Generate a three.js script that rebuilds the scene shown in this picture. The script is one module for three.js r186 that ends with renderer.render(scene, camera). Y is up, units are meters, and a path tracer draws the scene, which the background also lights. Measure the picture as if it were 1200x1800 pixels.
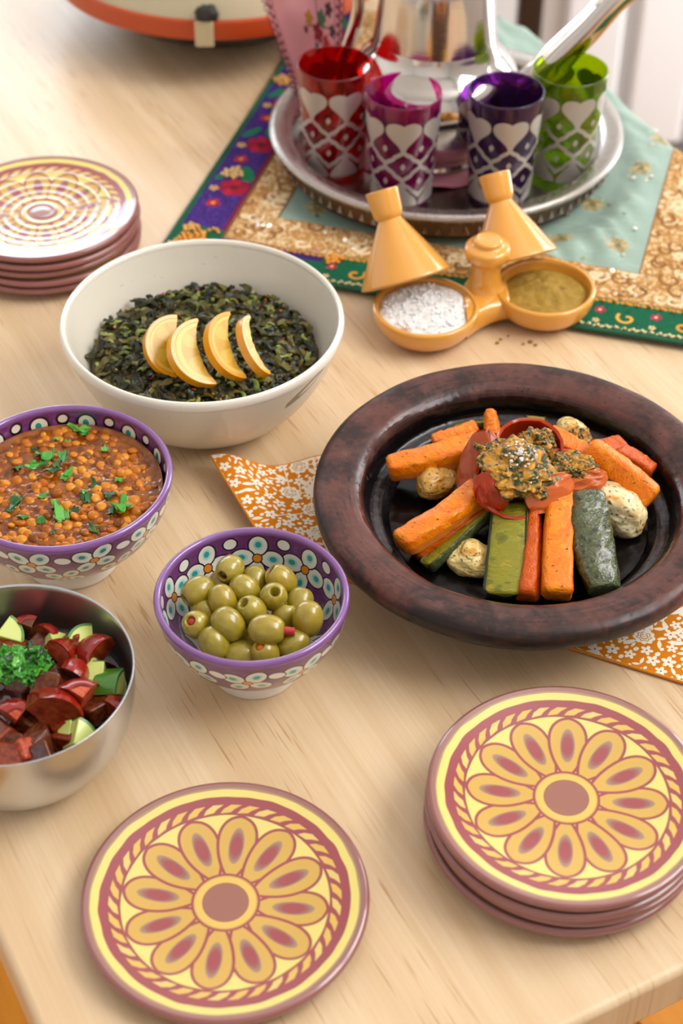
import * as THREE from 'three';
import { mergeGeometries, mergeVertices, toCreasedNormals } from 'three/addons/utils/BufferGeometryUtils.js';
import { RoundedBoxGeometry } from 'three/addons/geometries/RoundedBoxGeometry.js';
import { ConvexGeometry } from 'three/addons/geometries/ConvexGeometry.js';
import { ImprovedNoise } from 'three/addons/math/ImprovedNoise.js';
import { RectAreaLightUniformsLib } from 'three/addons/lights/RectAreaLightUniformsLib.js';

// ------------------------------------------------------------------ camera, sky, lights, exposure
// The table top is y = 0, the floor y = -0.75. The camera stands at the near edge of the table.
const scene = new THREE.Scene();
const camera = new THREE.PerspectiveCamera(33.398, 1200 / 1800, 0.02, 40);
camera.position.set(0, 0.75341, 0);
camera.rotation.set(-0.735919, 0, 0.004925);
camera.focus = 1.03;
camera.userData.fStop = 6.5;
const renderer = new THREE.WebGLRenderer({ antialias: true });
renderer.toneMapping = THREE.LinearToneMapping;
renderer.toneMappingExposure = 1.36;
renderer.shadowMap.enabled = true;
renderer.shadowMap.type = THREE.PCFSoftShadowMap;
RectAreaLightUniformsLib.init();
scene.background = new THREE.Color(0.80, 0.90, 1.0);
// daylight entering through each window, one light just inside every pane: [x, y, z], facing, width, height, radiance
const ROOM = { x0: -2.3, x1: 1.25, z0: -2.5, z1: 1.5, y0: -0.75, y1: 2.15 };
const WIN_SIDE = { z0: -1.5, z1: -0.1, y0: 0.95, y1: 2.05 };     // in the side wall at x1
const WIN_BACK = { x0: -1.7, x1: -0.1, y0: 0.0, y1: 0.85 };        // in the back wall at z0
const SIDE_RADIANCE = 8, BACK_RADIANCE = 3.7, DOOR_RADIANCE = 4.2;
const WIN_DOOR = { z0: -2.38, z1: -1.66, y0: -0.6, y1: 1.0 };      // tall window at the far end of the side wall
const daylight = (pos, target, w, h, power, color) => {
  const l = new THREE.RectAreaLight(color, power, w, h);
  l.position.set(...pos); l.lookAt(...target); l.castShadow = true; scene.add(l);
};
for (let j = 0; j < 2; j++) {
  const h = (WIN_DOOR.y1 - WIN_DOOR.y0) / 2, y = WIN_DOOR.y0 + h * (j + 0.5), z = (WIN_DOOR.z0 + WIN_DOOR.z1) / 2;
  daylight([ROOM.x1 - 0.01, y, z], [0, y, z], WIN_DOOR.z1 - WIN_DOOR.z0 - 0.07, h - 0.07, DOOR_RADIANCE, new THREE.Color(0.95, 0.98, 1.0));
}
for (let i = 0; i < 2; i++) for (let j = 0; j < 2; j++) {
  const wz = (WIN_SIDE.z1 - WIN_SIDE.z0) / 2, wy = (WIN_SIDE.y1 - WIN_SIDE.y0) / 2;
  const z = WIN_SIDE.z0 + wz * (i + 0.5), y = WIN_SIDE.y0 + wy * (j + 0.5);
  daylight([ROOM.x1 - 0.01, y, z], [0, y, z], wz - 0.07, wy - 0.07, SIDE_RADIANCE, new THREE.Color(1.0, 0.985, 0.96));
  const wx = (WIN_BACK.x1 - WIN_BACK.x0) / 2, wb = (WIN_BACK.y1 - WIN_BACK.y0) / 2;
  const x = WIN_BACK.x0 + wx * (i + 0.5), yb = WIN_BACK.y0 + wb * (j + 0.5);
  daylight([x, yb, ROOM.z0 + 0.01], [x, yb, 0], wx - 0.07, wb - 0.07, BACK_RADIANCE, new THREE.Color(0.76, 0.87, 1.0));
}

// ------------------------------------------------------------------ helpers
let seedState = 12345;
const reseed = (n) => { seedState = n >>> 0; };
const rnd = () => { seedState = (seedState + 0x6d2b79f5) | 0; let t = Math.imul(seedState ^ (seedState >>> 15), 1 | seedState); t = (t + Math.imul(t ^ (t >>> 7), 61 | t)) ^ t; return ((t ^ (t >>> 14)) >>> 0) / 4294967296; };
const rr = (a, b) => a + (b - a) * rnd();
const noiser = new ImprovedNoise();
const nz = (x, y, z) => noiser.noise(x + 37.3, y + 11.7, z + 5.1);
const fbm = (x, y, z, o = 3) => { let s = 0, a = 1, n = 0; for (let i = 0; i < o; i++) { s += a * nz(x, y, z); n += a; a *= 0.5; x *= 2.03; y *= 2.03; z *= 2.03; } return s / n; };
const clamp = (x, a = 0, b = 1) => Math.min(b, Math.max(a, x));
const sstep = (a, b, x) => { const t = clamp((x - a) / (b - a)); return t * t * (3 - 2 * t); };
const lerp = (a, b, t) => a + (b - a) * t;
const V = (x, y, z) => new THREE.Vector3(x, y, z);
const C = (hex) => new THREE.Color(hex);
const TAU = Math.PI * 2;

const used = new Map();
const numbered = (name) => { const n = used.get(name) || 0; used.set(name, n + 1); return n ? name + '_' + String(n).padStart(3, '0') : name; };
const shade = (o) => { o.castShadow = true; o.receiveShadow = true; return o; };
function tag(o, label, category, group, kind) { o.userData.label = label; if (category) o.userData.category = category; if (group) o.userData.group = group; if (kind) o.userData.kind = kind; return o; }
function thing(name, label, category, pos = [0, 0, 0], turn = 0, group) {
  const o = new THREE.Group(); o.name = numbered(name); scene.add(o); o.position.set(...pos); o.rotation.y = turn;
  return tag(o, label, category, group);
}
function part(name, geo, mat, parent, label) {
  const m = shade(new THREE.Mesh(geo, mat)); m.name = name;
  let n = 0; while (parent.children.some((c) => c.name === m.name)) m.name = name + '_' + String(++n).padStart(3, '0');
  if (label) m.userData.label = label;
  parent.add(m); return m;
}
function single(name, geo, mat, label, category, group, kind) {   // a thing that is one mesh; its origin goes to the middle of its base
  geo.computeBoundingBox(); const b = geo.boundingBox, c = V((b.min.x + b.max.x) / 2, b.min.y, (b.min.z + b.max.z) / 2);
  geo.translate(-c.x, -c.y, -c.z);
  const m = shade(new THREE.Mesh(geo, mat)); m.name = numbered(name); m.position.copy(c); scene.add(m);
  return tag(m, label, category, group, kind);
}
function struct(name, geo, mat, parent = scene) { const m = shade(new THREE.Mesh(geo, mat)); m.name = name; if (parent === scene) m.userData.kind = 'structure'; parent.add(m); return m; }
function settle(g) {  // children were built in world axes: move the group's origin to the base of what it holds
  const box = new THREE.Box3(); g.updateMatrixWorld(true);
  g.children.forEach((c) => box.expandByObject(c));
  const c = V((box.min.x + box.max.x) / 2, box.min.y, (box.min.z + box.max.z) / 2);
  g.children.forEach((k) => k.position.sub(c)); g.position.add(c); return g;
}
function place(g, pos, quat) { g.position.set(...pos); if (quat) g.quaternion.copy(quat); return g; }
function cloneThing(src, name, label, group) {
  const c = src.clone(); c.name = numbered(name); scene.add(c); c.userData = { ...src.userData, label: label || src.userData.label }; if (group) c.userData.group = group; return c;
}
const flat = (pts) => pts.map(([x, y]) => new THREE.Vector2(x, y));
const spline = (pts, n) => new THREE.SplineCurve(flat(pts)).getSpacedPoints(n);
const lathe = (pts, seg = 96) => new THREE.LatheGeometry(pts.map((p) => (p.isVector2 ? p : new THREE.Vector2(p[0], p[1]))), seg);
function normals(g) { g.computeVertexNormals(); return g; }
function displace(g, f) { const p = g.attributes.position, v = V(0, 0, 0); for (let i = 0; i < p.count; i++) { v.fromBufferAttribute(p, i); f(v, i); p.setXYZ(i, v.x, v.y, v.z); } return normals(g); }
function colorize(g, f) { const p = g.attributes.position, a = new Float32Array(p.count * 3), v = V(0, 0, 0); for (let i = 0; i < p.count; i++) { v.fromBufferAttribute(p, i); const c = f(v, i); a[i * 3] = c.r; a[i * 3 + 1] = c.g; a[i * 3 + 2] = c.b; } g.setAttribute('color', new THREE.BufferAttribute(a, 3)); return g; }
const mix3 = (a, b, t) => new THREE.Color(lerp(a.r, b.r, t), lerp(a.g, b.g, t), lerp(a.b, b.b, t));
function strip(g) { const k = g.index ? g.toNonIndexed() : g; for (const n of Object.keys(k.attributes)) if (!['position', 'normal', 'color'].includes(n)) k.deleteAttribute(n); return k; }
const blob = (detail) => { const g = new THREE.IcosahedronGeometry(1, detail); g.deleteAttribute('uv'); g.deleteAttribute('normal'); return mergeVertices(g, 1e-5); };
const merge = (gs) => mergeGeometries(gs.map(strip));
// a loft through rings of equal length, capped at both ends
function loft(rings, closedEnds = true) {
  const n = rings[0].length, pos = [], uv = [], idx = [];
  rings.forEach((r, k) => r.forEach((p, i) => { pos.push(p.x, p.y, p.z); uv.push(i / n, k / (rings.length - 1)); }));
  for (let k = 0; k < rings.length - 1; k++) for (let i = 0; i < n; i++) { const a = k * n + i, b = k * n + (i + 1) % n; idx.push(a, b, a + n, b, b + n, a + n); }
  if (closedEnds) for (const [k, flip] of [[0, true], [rings.length - 1, false]]) {
    const c = pos.length / 3, m = V(0, 0, 0); rings[k].forEach((p) => m.add(p)); m.divideScalar(n); pos.push(m.x, m.y, m.z); uv.push(0.5, 0.5);
    for (let i = 0; i < n; i++) { const a = k * n + i, b = k * n + (i + 1) % n; flip ? idx.push(c, b, a) : idx.push(c, a, b); }
  }
  const g = new THREE.BufferGeometry(); g.setAttribute('position', new THREE.Float32BufferAttribute(pos, 3)); g.setAttribute('uv', new THREE.Float32BufferAttribute(uv, 2)); g.setIndex(idx); return normals(g);
}
function sheet(nu, nv, f) {  // a grid f(u, v) -> Vector3
  const g = new THREE.PlaneGeometry(1, 1, nu, nv), p = g.attributes.position, uv = g.attributes.uv;
  for (let i = 0; i < p.count; i++) { const q = f(uv.getX(i), uv.getY(i)); p.setXYZ(i, q.x, q.y, q.z); }
  return normals(g);
}
function canvasTex(w, h, draw, { srgb = true, wrap = true, repeat } = {}) {
  const c = document.createElement('canvas'); c.width = w; c.height = h; draw(c.getContext('2d'), w, h);
  const t = new THREE.CanvasTexture(c); if (srgb) t.colorSpace = THREE.SRGBColorSpace; if (wrap) t.wrapS = t.wrapT = THREE.RepeatWrapping; if (repeat) t.repeat.set(...repeat); t.magFilter = THREE.LinearFilter; return t;
}
function dataTex(w, h, f, { srgb = true } = {}) {
  const d = new Uint8Array(w * h * 4);
  for (let y = 0; y < h; y++) for (let x = 0; x < w; x++) { const c = f(x / w, y / h), o = (y * w + x) * 4; d[o] = clamp(c[0]) * 255; d[o + 1] = clamp(c[1]) * 255; d[o + 2] = clamp(c[2]) * 255; d[o + 3] = 255; }
  const t = new THREE.DataTexture(d, w, h, THREE.RGBAFormat); if (srgb) t.colorSpace = THREE.SRGBColorSpace; t.wrapS = t.wrapT = THREE.RepeatWrapping; t.magFilter = THREE.LinearFilter; t.needsUpdate = true; return t;
}
const std = (o) => new THREE.MeshPhysicalMaterial(o);
const glaze = (color, o = {}) => std({ color, roughness: 0.35, clearcoat: 0.9, clearcoatRoughness: 0.08, ...o });

// ------------------------------------------------------------------ the room
const wallPaint = std({ color: C('#ececea'), roughness: 0.85 });
const panelPaint = std({ color: C('#f2f3f4'), roughness: 0.6 });
const whiteTrim = std({ color: C('#f1efea'), roughness: 0.5 });
const greyTrim = std({ color: C('#7d7671'), roughness: 0.6 });
const box = (x0, x1, y0, y1, z0, z1) => new THREE.BoxGeometry(x1 - x0, y1 - y0, z1 - z0).translate((x0 + x1) / 2, (y0 + y1) / 2, (z0 + z1) / 2);
{
  const { x0, x1, y0, y1, z0, z1 } = ROOM, T = 0.12, S = WIN_SIDE, B = WIN_BACK;
  const floorWood = std({ color: C('#7a4a12'), roughness: 0.6 });
  const floor = struct('floor', box(x0 - T, x1 + T, y0 - 0.1, y0 - 0.004, z0 - T, z1 + T), floorWood);
  const plankMats = [0, 1, 2, 3].map((k) => {
    const t = dataTex(128, 512, (u, v) => { const n = fbm(u * 5 + k * 9, v * 3, k, 3), s = nz(u * 60, v * 8, k * 3); const b = 0.92 + 0.10 * n + 0.05 * s + (k - 1.5) * 0.02; return [0.93 * b, 0.60 * b, 0.06 * b + 0.01]; });
    return std({ map: t, roughness: 0.4 });
  });
  const pw = 0.13, pl = 1.1, plankGeo = new RoundedBoxGeometry(pw - 0.004, 0.012, pl - 0.004, 1, 0.0015), ca = Math.cos(0.488), sa = Math.sin(0.488);
  reseed(5);
  for (let i = -24; i <= 24; i++) for (let j = -4; j <= 4; j++) {
    const lx = i * pw, lz = (j + ((i * 7) % 3) / 3) * pl, at = (a, b) => [a * ca + b * sa - 0.3, -a * sa + b * ca - 0.5];
    const inside = [[-pw / 2, -pl / 2], [pw / 2, -pl / 2], [-pw / 2, pl / 2], [pw / 2, pl / 2]].every(([a, b]) => { const [x, z] = at(lx + a, lz + b); return x > x0 + 0.02 && x < x1 - 0.02 && z > z0 + 0.04 && z < z1 - 0.02; });
    if (!inside) continue;
    const [x, z] = at(lx, lz), m = struct('plank', plankGeo, plankMats[Math.floor(rnd() * 4)], floor);
    m.position.set(x, y0 + 0.0005, z); m.rotation.y = 0.488;
  }
  floor.children.forEach((c, i) => { if (i) c.name = 'plank_' + String(i).padStart(3, '0'); });
  struct('ceiling', box(x0 - T, x1 + T, y1, y1 + T, z0 - T, z1 + T), wallPaint);
  struct('wall_left', box(x0 - T, x0, y0, y1, z0 - T, z1 + T), wallPaint);
  struct('wall_front', box(x0, x1, y0, y1, z1, z1 + T), wallPaint);
  const D = WIN_DOOR;
  struct('wall_right', merge([box(x1, x1 + T, y0, S.y0, S.z0, z1 + T), box(x1, x1 + T, S.y1, y1, S.z0, z1 + T), box(x1, x1 + T, S.y0, S.y1, S.z1, z1 + T), box(x1, x1 + T, y0, y1, D.z1, S.z0), box(x1, x1 + T, y0, D.y0, D.z0, D.z1), box(x1, x1 + T, D.y1, y1, D.z0, D.z1), box(x1, x1 + T, y0, y1, z0 - T, D.z0)]), wallPaint);
  const wb = struct('wall_back', merge([box(x0, x1, y0, B.y0, z0 - T, z0), box(x0, x1, B.y1, y1, z0 - T, z0), box(x0, B.x0, B.y0, B.y1, z0 - T, z0), box(B.x1, x1, B.y0, B.y1, z0 - T, z0)]), panelPaint);
  // vertical white boards stand proud of the back wall below the window, with recessed joints
  const bw = 0.113;
  for (let k = 0; k * bw + 0.1 < x1 - 0.3; k++) {
    const b = struct(k ? 'panel_' + String(k).padStart(3, '0') : 'panel', new RoundedBoxGeometry(bw - 0.022, 0.72, 0.03, 2, 0.008), panelPaint, wb);
    b.position.set(0.39 + k * bw, y0 + 0.07 + 0.37, z0 + 0.015);
    if (b.position.x > x1 - 0.1) { wb.remove(b); break; }
  }
  struct('baseboard_back', box(x0, x1, y0, y0 + 0.068, z0, z0 + 0.04), greyTrim);
  const glassPane = std({ color: 0xffffff, roughness: 0.02, transmission: 1, thickness: 0, ior: 1.5 });
  const winSide = struct('window_1', merge([box(x1 - 0.005, x1 + 0.07, S.y0, S.y0 + 0.03, S.z0, S.z1), box(x1 - 0.005, x1 + 0.07, S.y1 - 0.03, S.y1, S.z0, S.z1), box(x1 - 0.005, x1 + 0.07, S.y0, S.y1, S.z0, S.z0 + 0.03), box(x1 - 0.005, x1 + 0.07, S.y0, S.y1, S.z1 - 0.03, S.z1),
    box(x1 - 0.005, x1 + 0.07, S.y0, S.y1, (S.z0 + S.z1) / 2 - 0.03, (S.z0 + S.z1) / 2 + 0.03), box(x1 - 0.005, x1 + 0.07, (S.y0 + S.y1) / 2 - 0.03, (S.y0 + S.y1) / 2 + 0.03, S.z0, S.z1)]), whiteTrim);
  struct('pane', box(x1 + 0.03, x1 + 0.034, S.y0, S.y1, S.z0, S.z1), glassPane, winSide);
  const winDoor = struct('window_3', merge([box(x1 - 0.005, x1 + 0.07, D.y0, D.y0 + 0.03, D.z0, D.z1), box(x1 - 0.005, x1 + 0.07, D.y1 - 0.03, D.y1, D.z0, D.z1), box(x1 - 0.005, x1 + 0.07, D.y0, D.y1, D.z0, D.z0 + 0.03), box(x1 - 0.005, x1 + 0.07, D.y0, D.y1, D.z1 - 0.03, D.z1), box(x1 - 0.005, x1 + 0.07, (D.y0 + D.y1) / 2 - 0.03, (D.y0 + D.y1) / 2 + 0.03, D.z0, D.z1)]), whiteTrim);
  struct('pane', box(x1 + 0.03, x1 + 0.034, D.y0, D.y1, D.z0, D.z1), glassPane, winDoor);
  const winBack = struct('window_2', merge([box(B.x0, B.x1, B.y0, B.y0 + 0.03, z0 - 0.07, z0 + 0.005), box(B.x0, B.x1, B.y1 - 0.03, B.y1, z0 - 0.07, z0 + 0.005), box(B.x0, B.x0 + 0.03, B.y0, B.y1, z0 - 0.07, z0 + 0.005), box(B.x1 - 0.03, B.x1, B.y0, B.y1, z0 - 0.07, z0 + 0.005),
    box((B.x0 + B.x1) / 2 - 0.03, (B.x0 + B.x1) / 2 + 0.03, B.y0, B.y1, z0 - 0.07, z0 + 0.005), box(B.x0, B.x1, (B.y0 + B.y1) / 2 - 0.03, (B.y0 + B.y1) / 2 + 0.03, z0 - 0.07, z0 + 0.005)]), whiteTrim);
  struct('pane', box(B.x0, B.x1, B.y0, B.y1, z0 - 0.034, z0 - 0.03), glassPane, winBack);
}

// ------------------------------------------------------------------ the table
const TABLE_TURN = 0.4882;   // radians; its grain runs along its own z
{
  const W = 0.774, L = 1.602, TH = 0.034;
  const t = thing('dining_table', 'pale wooden dining table that carries all the dishes', 'table', [-0.1256, -0.75, -1.2341], TABLE_TURN);
  const tones = []; reseed(77); for (let i = 0; i < 16; i++) tones.push([rr(-0.5, 0.5), rr(0, 50)]);
  const wood = dataTex(2048, 2048, (u, v) => {
    const x = u * 0.8, z = v * 1.65, s = Math.floor((x + 0.004 * nz(z * 2, 0, 1)) / 0.098), [tone, off] = tones[s & 15];
    const wob = x + 0.006 * nz(x * 6, z * 1.5 + off, 2.2);
    const broad = nz(wob * 26 + off, z * 1.1, off), mid = nz(wob * 110, z * 2.6 + off, 3.3), fine = nz(wob * 620, z * 11, 7.7);
    const pore = sstep(0.33, 0.58, nz(wob * 780, z * 24, off + 1.5)) * sstep(-0.35, 0.3, nz(x * 16, z * 5, off + 4));
    const d = tone * 0.10 + broad * 0.28 + mid * 0.22 + fine * 0.17;
    const k = clamp(0.45 - d);
    const r = lerp(0.81, 0.935, k), g = lerp(0.67, 0.835, k), b = lerp(0.50, 0.70, k);
    return [r - pore * 0.11, g - pore * 0.145, b - pore * 0.15];
  });
  const top = new RoundedBoxGeometry(W, TH, L, 4, 0.005).translate(0, 0.75 - TH / 2, 0);
  { const p = top.attributes.position, uv = top.attributes.uv; for (let i = 0; i < p.count; i++) uv.setXY(i, (p.getX(i) + W / 2) / 0.8, (p.getZ(i) + L / 2) / 1.65); }
  const woodMat = std({ map: wood, roughness: 0.36, specularIntensity: 1.0 });
  part('table_top', top, woodMat, t);
  const legMat = std({ color: C('#c89a63'), roughness: 0.5 });
  for (const [a, b] of [[-1, -1], [1, -1], [-1, 1], [1, 1]]) part('leg', new RoundedBoxGeometry(0.06, 0.75 - TH, 0.06, 2, 0.006).translate(a * (W / 2 - 0.1), (0.75 - TH) / 2, b * (L / 2 - 0.14)), legMat, t);
  part('apron', merge([-1, 1].map((a) => new THREE.BoxGeometry(0.02, 0.07, L - 0.34).translate(a * (W / 2 - 0.1), 0.75 - TH - 0.035, 0)).concat([-1, 1].map((b) => new THREE.BoxGeometry(W - 0.26, 0.07, 0.02).translate(0, 0.75 - TH - 0.035, b * (L / 2 - 0.14))))), legMat, t);
}
{ // a dark upright by the white wall; it shows only between the teapot and its spout
  const m = std({ color: C('#2a1c18'), roughness: 0.45 }), t = thing('wooden_post', 'dark brown wooden post by the white wall, seen between teapot and spout', 'post', [0.276, -0.75, -2.38]);
  part('base', lathe(spline([[0.0005, 0], [0.055, 0], [0.058, 0.008], [0.05, 0.018], [0.03, 0.024], [0.0005, 0.026]], 24), 40), m, t);
  part('shaft', new RoundedBoxGeometry(0.037, 1.45, 0.037, 2, 0.006).translate(0, 0.745, 0), m, t);
  part('cap', new THREE.SphereGeometry(0.027, 20, 14).translate(0, 1.48, 0), m, t);
}

// ------------------------------------------------------------------ patterned plates
const plateFace = canvasTex(1024, 1024, (g, w) => {
  const R = w / 2; g.translate(R, R);
  const disc = (r, c) => { g.fillStyle = c; g.beginPath(); g.arc(0, 0, r * R, 0, TAU); g.fill(); };
  const Y = '#e2cf70', O = '#cda244', M = '#963a40', OUT = '#8e3e3c';
  disc(1.0, '#935c58'); disc(0.965, '#96665c'); disc(0.940, '#a8845f');
  reseed(3);
  const wob = (r, c, amp) => { g.fillStyle = c; g.beginPath(); for (let i = 0; i <= 240; i++) { const a = i / 240 * TAU, q = r * R * (1 + amp * nz(Math.cos(a) * 6, Math.sin(a) * 6, r * 9)); g.lineTo(Math.cos(a) * q, Math.sin(a) * q); } g.fill(); };
  wob(0.926, Y, 0.008); wob(0.868, M, 0.012); wob(0.73, OUT, 0.006); 
  // the braid: slanted ochre lozenges on the dark ring
  for (let i = 0; i < 38; i++) {
    const a = i / 38 * TAU, d = TAU / 38;
    g.fillStyle = i % 3 ? '#d9b04e' : '#dcc068'; g.beginPath();
    const q = (r, t) => g.lineTo(Math.cos(a + t * d) * r * R, Math.sin(a + t * d) * r * R);
    q(0.738, 0.0); q(0.745, 0.62); q(0.772, 0.84); q(0.806, 1.22); q(0.806, 0.64); q(0.774, 0.22); g.fill();
  }
  wob(0.722, Y, 0.005);
  g.lineJoin = 'round';
  for (let i = 0; i < 12; i++) {
    g.save(); g.rotate(i / 12 * TAU + 0.13);
    const petal = (r0, r1, hw, bulge) => { g.beginPath(); g.moveTo(r0 * R, -0.040 * R); g.bezierCurveTo(lerp(r0, r1, 0.35) * R, -hw * R * 1.0, lerp(r0, r1, bulge) * R, -hw * R * 1.35, r1 * R, 0); g.bezierCurveTo(lerp(r0, r1, bulge) * R, hw * R * 1.35, lerp(r0, r1, 0.35) * R, hw * R * 1.0, r0 * R, 0.040 * R); g.closePath(); };
    petal(0.225, 0.715, 0.150, 0.93); g.fillStyle = O; g.fill(); g.lineWidth = 0.021 * R; g.strokeStyle = M; g.stroke();
    const seed = (k, c) => { g.fillStyle = c; g.beginPath(); g.ellipse(0.475 * R, 0, 0.150 * k * R, 0.054 * (0.4 + 0.6 * k) * R, 0, 0, TAU); g.fill(); };
    seed(1, '#a38462'); seed(0.9, '#99705e'); seed(0.74, '#94544c'); seed(0.55, '#9a3c40');
    g.restore();
  }
  disc(0.240, M); disc(0.222, O); disc(0.212, '#dcb654'); disc(0.162, '#93503f'); disc(0.155, '#965c4c');
});
const plateFaceMat = std({ map: plateFace, roughness: 0.3, clearcoat: 1, clearcoatRoughness: 0.06 });
const plateBodyMat = std({ color: C('#8f544e'), roughness: 0.32, clearcoat: 0.9, clearcoatRoughness: 0.1 });
const pTop = (r) => 0.0065 + 0.0072 * Math.pow(clamp((r - 0.028) / 0.046), 1.6), pUnder = (r) => 0.0088 * Math.max(0, (r - 0.034) / 0.041);
function plateGeometry(ridge) {
  const nr = ridge ? 200 : 40, na = ridge ? 360 : 128, R = 0.0728;
  const face = sheet(na, nr, (u, v) => {
    const a = u * TAU, r = Math.max(1e-4, v * R); let y = pTop(r);
    if (ridge) { const turns = r / 0.0086 - u + 0.4, f = turns - Math.floor(turns), w = sstep(0.004, 0.012, r) * (1 - sstep(0.05, 0.066, r)); y += ridge * w * Math.exp(-Math.pow((f - 0.5) / 0.2, 2)) + 0.0006 * (1 - sstep(0.002, 0.012, r)); }
    return V(Math.cos(a) * r, y, -Math.sin(a) * r);
  });
  { const p = face.attributes.position, uv = face.attributes.uv; for (let i = 0; i < p.count; i++) uv.setXY(i, 0.5 + p.getX(i) / (2 * 0.075), 0.5 - p.getZ(i) / (2 * 0.075)); }
  const prof = []; for (let r = 0.0002; r < 0.0735; r += 0.004) prof.push([r, pUnder(r)]);
  const yb = pUnder(0.0735), yt = pTop(0.0728); 
  for (let k = 0; k <= 8; k++) { const a = -Math.PI / 2 + k / 8 * Math.PI; prof.push([0.0728 + 0.0022 * Math.cos(a), (yb + yt) / 2 + (yt - yb) / 2 * Math.sin(a)]); }
  return { face, body: lathe(prof, 128) };
}
const plainPlate = plateGeometry(0), ridgedPlate = plateGeometry(0.0006);
function plate(geo, label, pos, turn, group) {
  const t = thing('patterned_plate', label, 'plate', pos, turn, group);
  part('body', geo.body, plateBodyMat, t, 'glazed terracotta rim and underside'); part('painted_face', geo.face, plateFaceMat, t, 'yellow face with a twelve petal flower');
  return t;
}
const front = plate(plainPlate, 'single yellow plate with a maroon flower lying alone on the bare table', [-0.0593, 0, -0.5218], 0.02);
const ordinal = ['top plate', 'second plate from the top', 'third plate from the top', 'bottom plate'];
for (let k = 0; k < 4; k++) {
  const c = cloneThing(front, 'patterned_plate', `${ordinal[k]} of the stack of four beside the single plate`, 'stack of four yellow plates');
  c.position.set(0.121 + [0, -0.0008, 0.0012, -0.001][k], 0.00705 * (3 - k), -0.5746 + [0, 0.001, -0.0006, 0.0004][k]); c.rotation.y = [0.02, 0.9, 2.2, 3.5][k];
}
const ordinal5 = ['top plate', 'second plate from the top', 'middle plate', 'fourth plate from the top', 'bottom plate'];
for (let k = 0; k < 5; k++) {
  const pos = [-0.2335 + [0, 0.0008, -0.001, 0.0006, -0.0004][k], 0.00705 * (4 - k), -1.1391 + [0, 0.0006, -0.0006, 0.001, 0][k]];
  const label = `${ordinal5[k]} of the stack of five behind the cream bowl${k ? '' : ', with shiny spiral ridges'}`;
  if (!k) plate(ridgedPlate, label, pos, 0.35, 'stack of five yellow plates');
  else { const c = cloneThing(front, 'patterned_plate', label, 'stack of five yellow plates'); c.position.set(...pos); c.rotation.y = k * 1.3; }
}

// ------------------------------------------------------------------ embroidered tablecloth
const CK = V(-0.1464, 0, -1.1234), CA = V(0.9625, 0, 0.2716), CB = V(0.2716, 0, -0.9625), CS = 0.46;   // corner, two sides, side length
const GX = V(0.883, 0, -0.469), EDGE = 0.853;                  // across the table, and where the far long edge of the table lies
const inTray = (x, z) => Math.hypot(x - 0.0858, z + 1.2804);
function clothPoint(s, t, lift = 0) {
  const p = CK.clone().addScaledVector(CA, s).addScaledVector(CB, t);
  const mint = sstep(0.07, 0.10, s) * sstep(0.07, 0.10, t) * (1 - sstep(0.34, 0.37, s)), out = sstep(0.145, 0.17, inTray(p.x, p.z)), sp = Math.min(Math.hypot(p.x - 0.061, p.z + 1.022), Math.hypot(p.x - 0.149, p.z + 1.036)), clear = out * sstep(0.045, 0.06, sp);
  let y = 0.0022 + lift;
  const wr = Math.pow(0.5 + 0.5 * Math.sin((s * 0.75 + t * 0.6) * 95 + 6 * fbm(s * 11, t * 11, 3)), 2);
  y += clear * mint * (0.010 * wr * (0.55 + nz(s * 9, t * 9, 8)) + 0.0022 * Math.sin(s * 230 + t * 190 + 7 * fbm(s * 16, t * 16, 6)) * (0.4 + nz(s * 14, t * 14, 2)) + 0.003) + clear * (1 - mint) * 0.0006 * (1 + fbm(s * 60, t * 60, 1));
  y += out * sstep(0.12, 0.16, s) * 0.002 * (1 + nz(s * 7, t * 7, 4));
  const over = p.x * GX.x + p.z * GX.z - EDGE, R = 0.012;
  if (over > 0) { const a = Math.min(over / R, Math.PI / 2), rest = Math.max(0, over - R * Math.PI / 2); const back = over - R * Math.sin(a) - 0.02 * sstep(0, 0.1, rest) * 0; p.addScaledVector(GX, -back); y -= R * (1 - Math.cos(a)) + rest; }
  p.y = y; return p;
}
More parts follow.
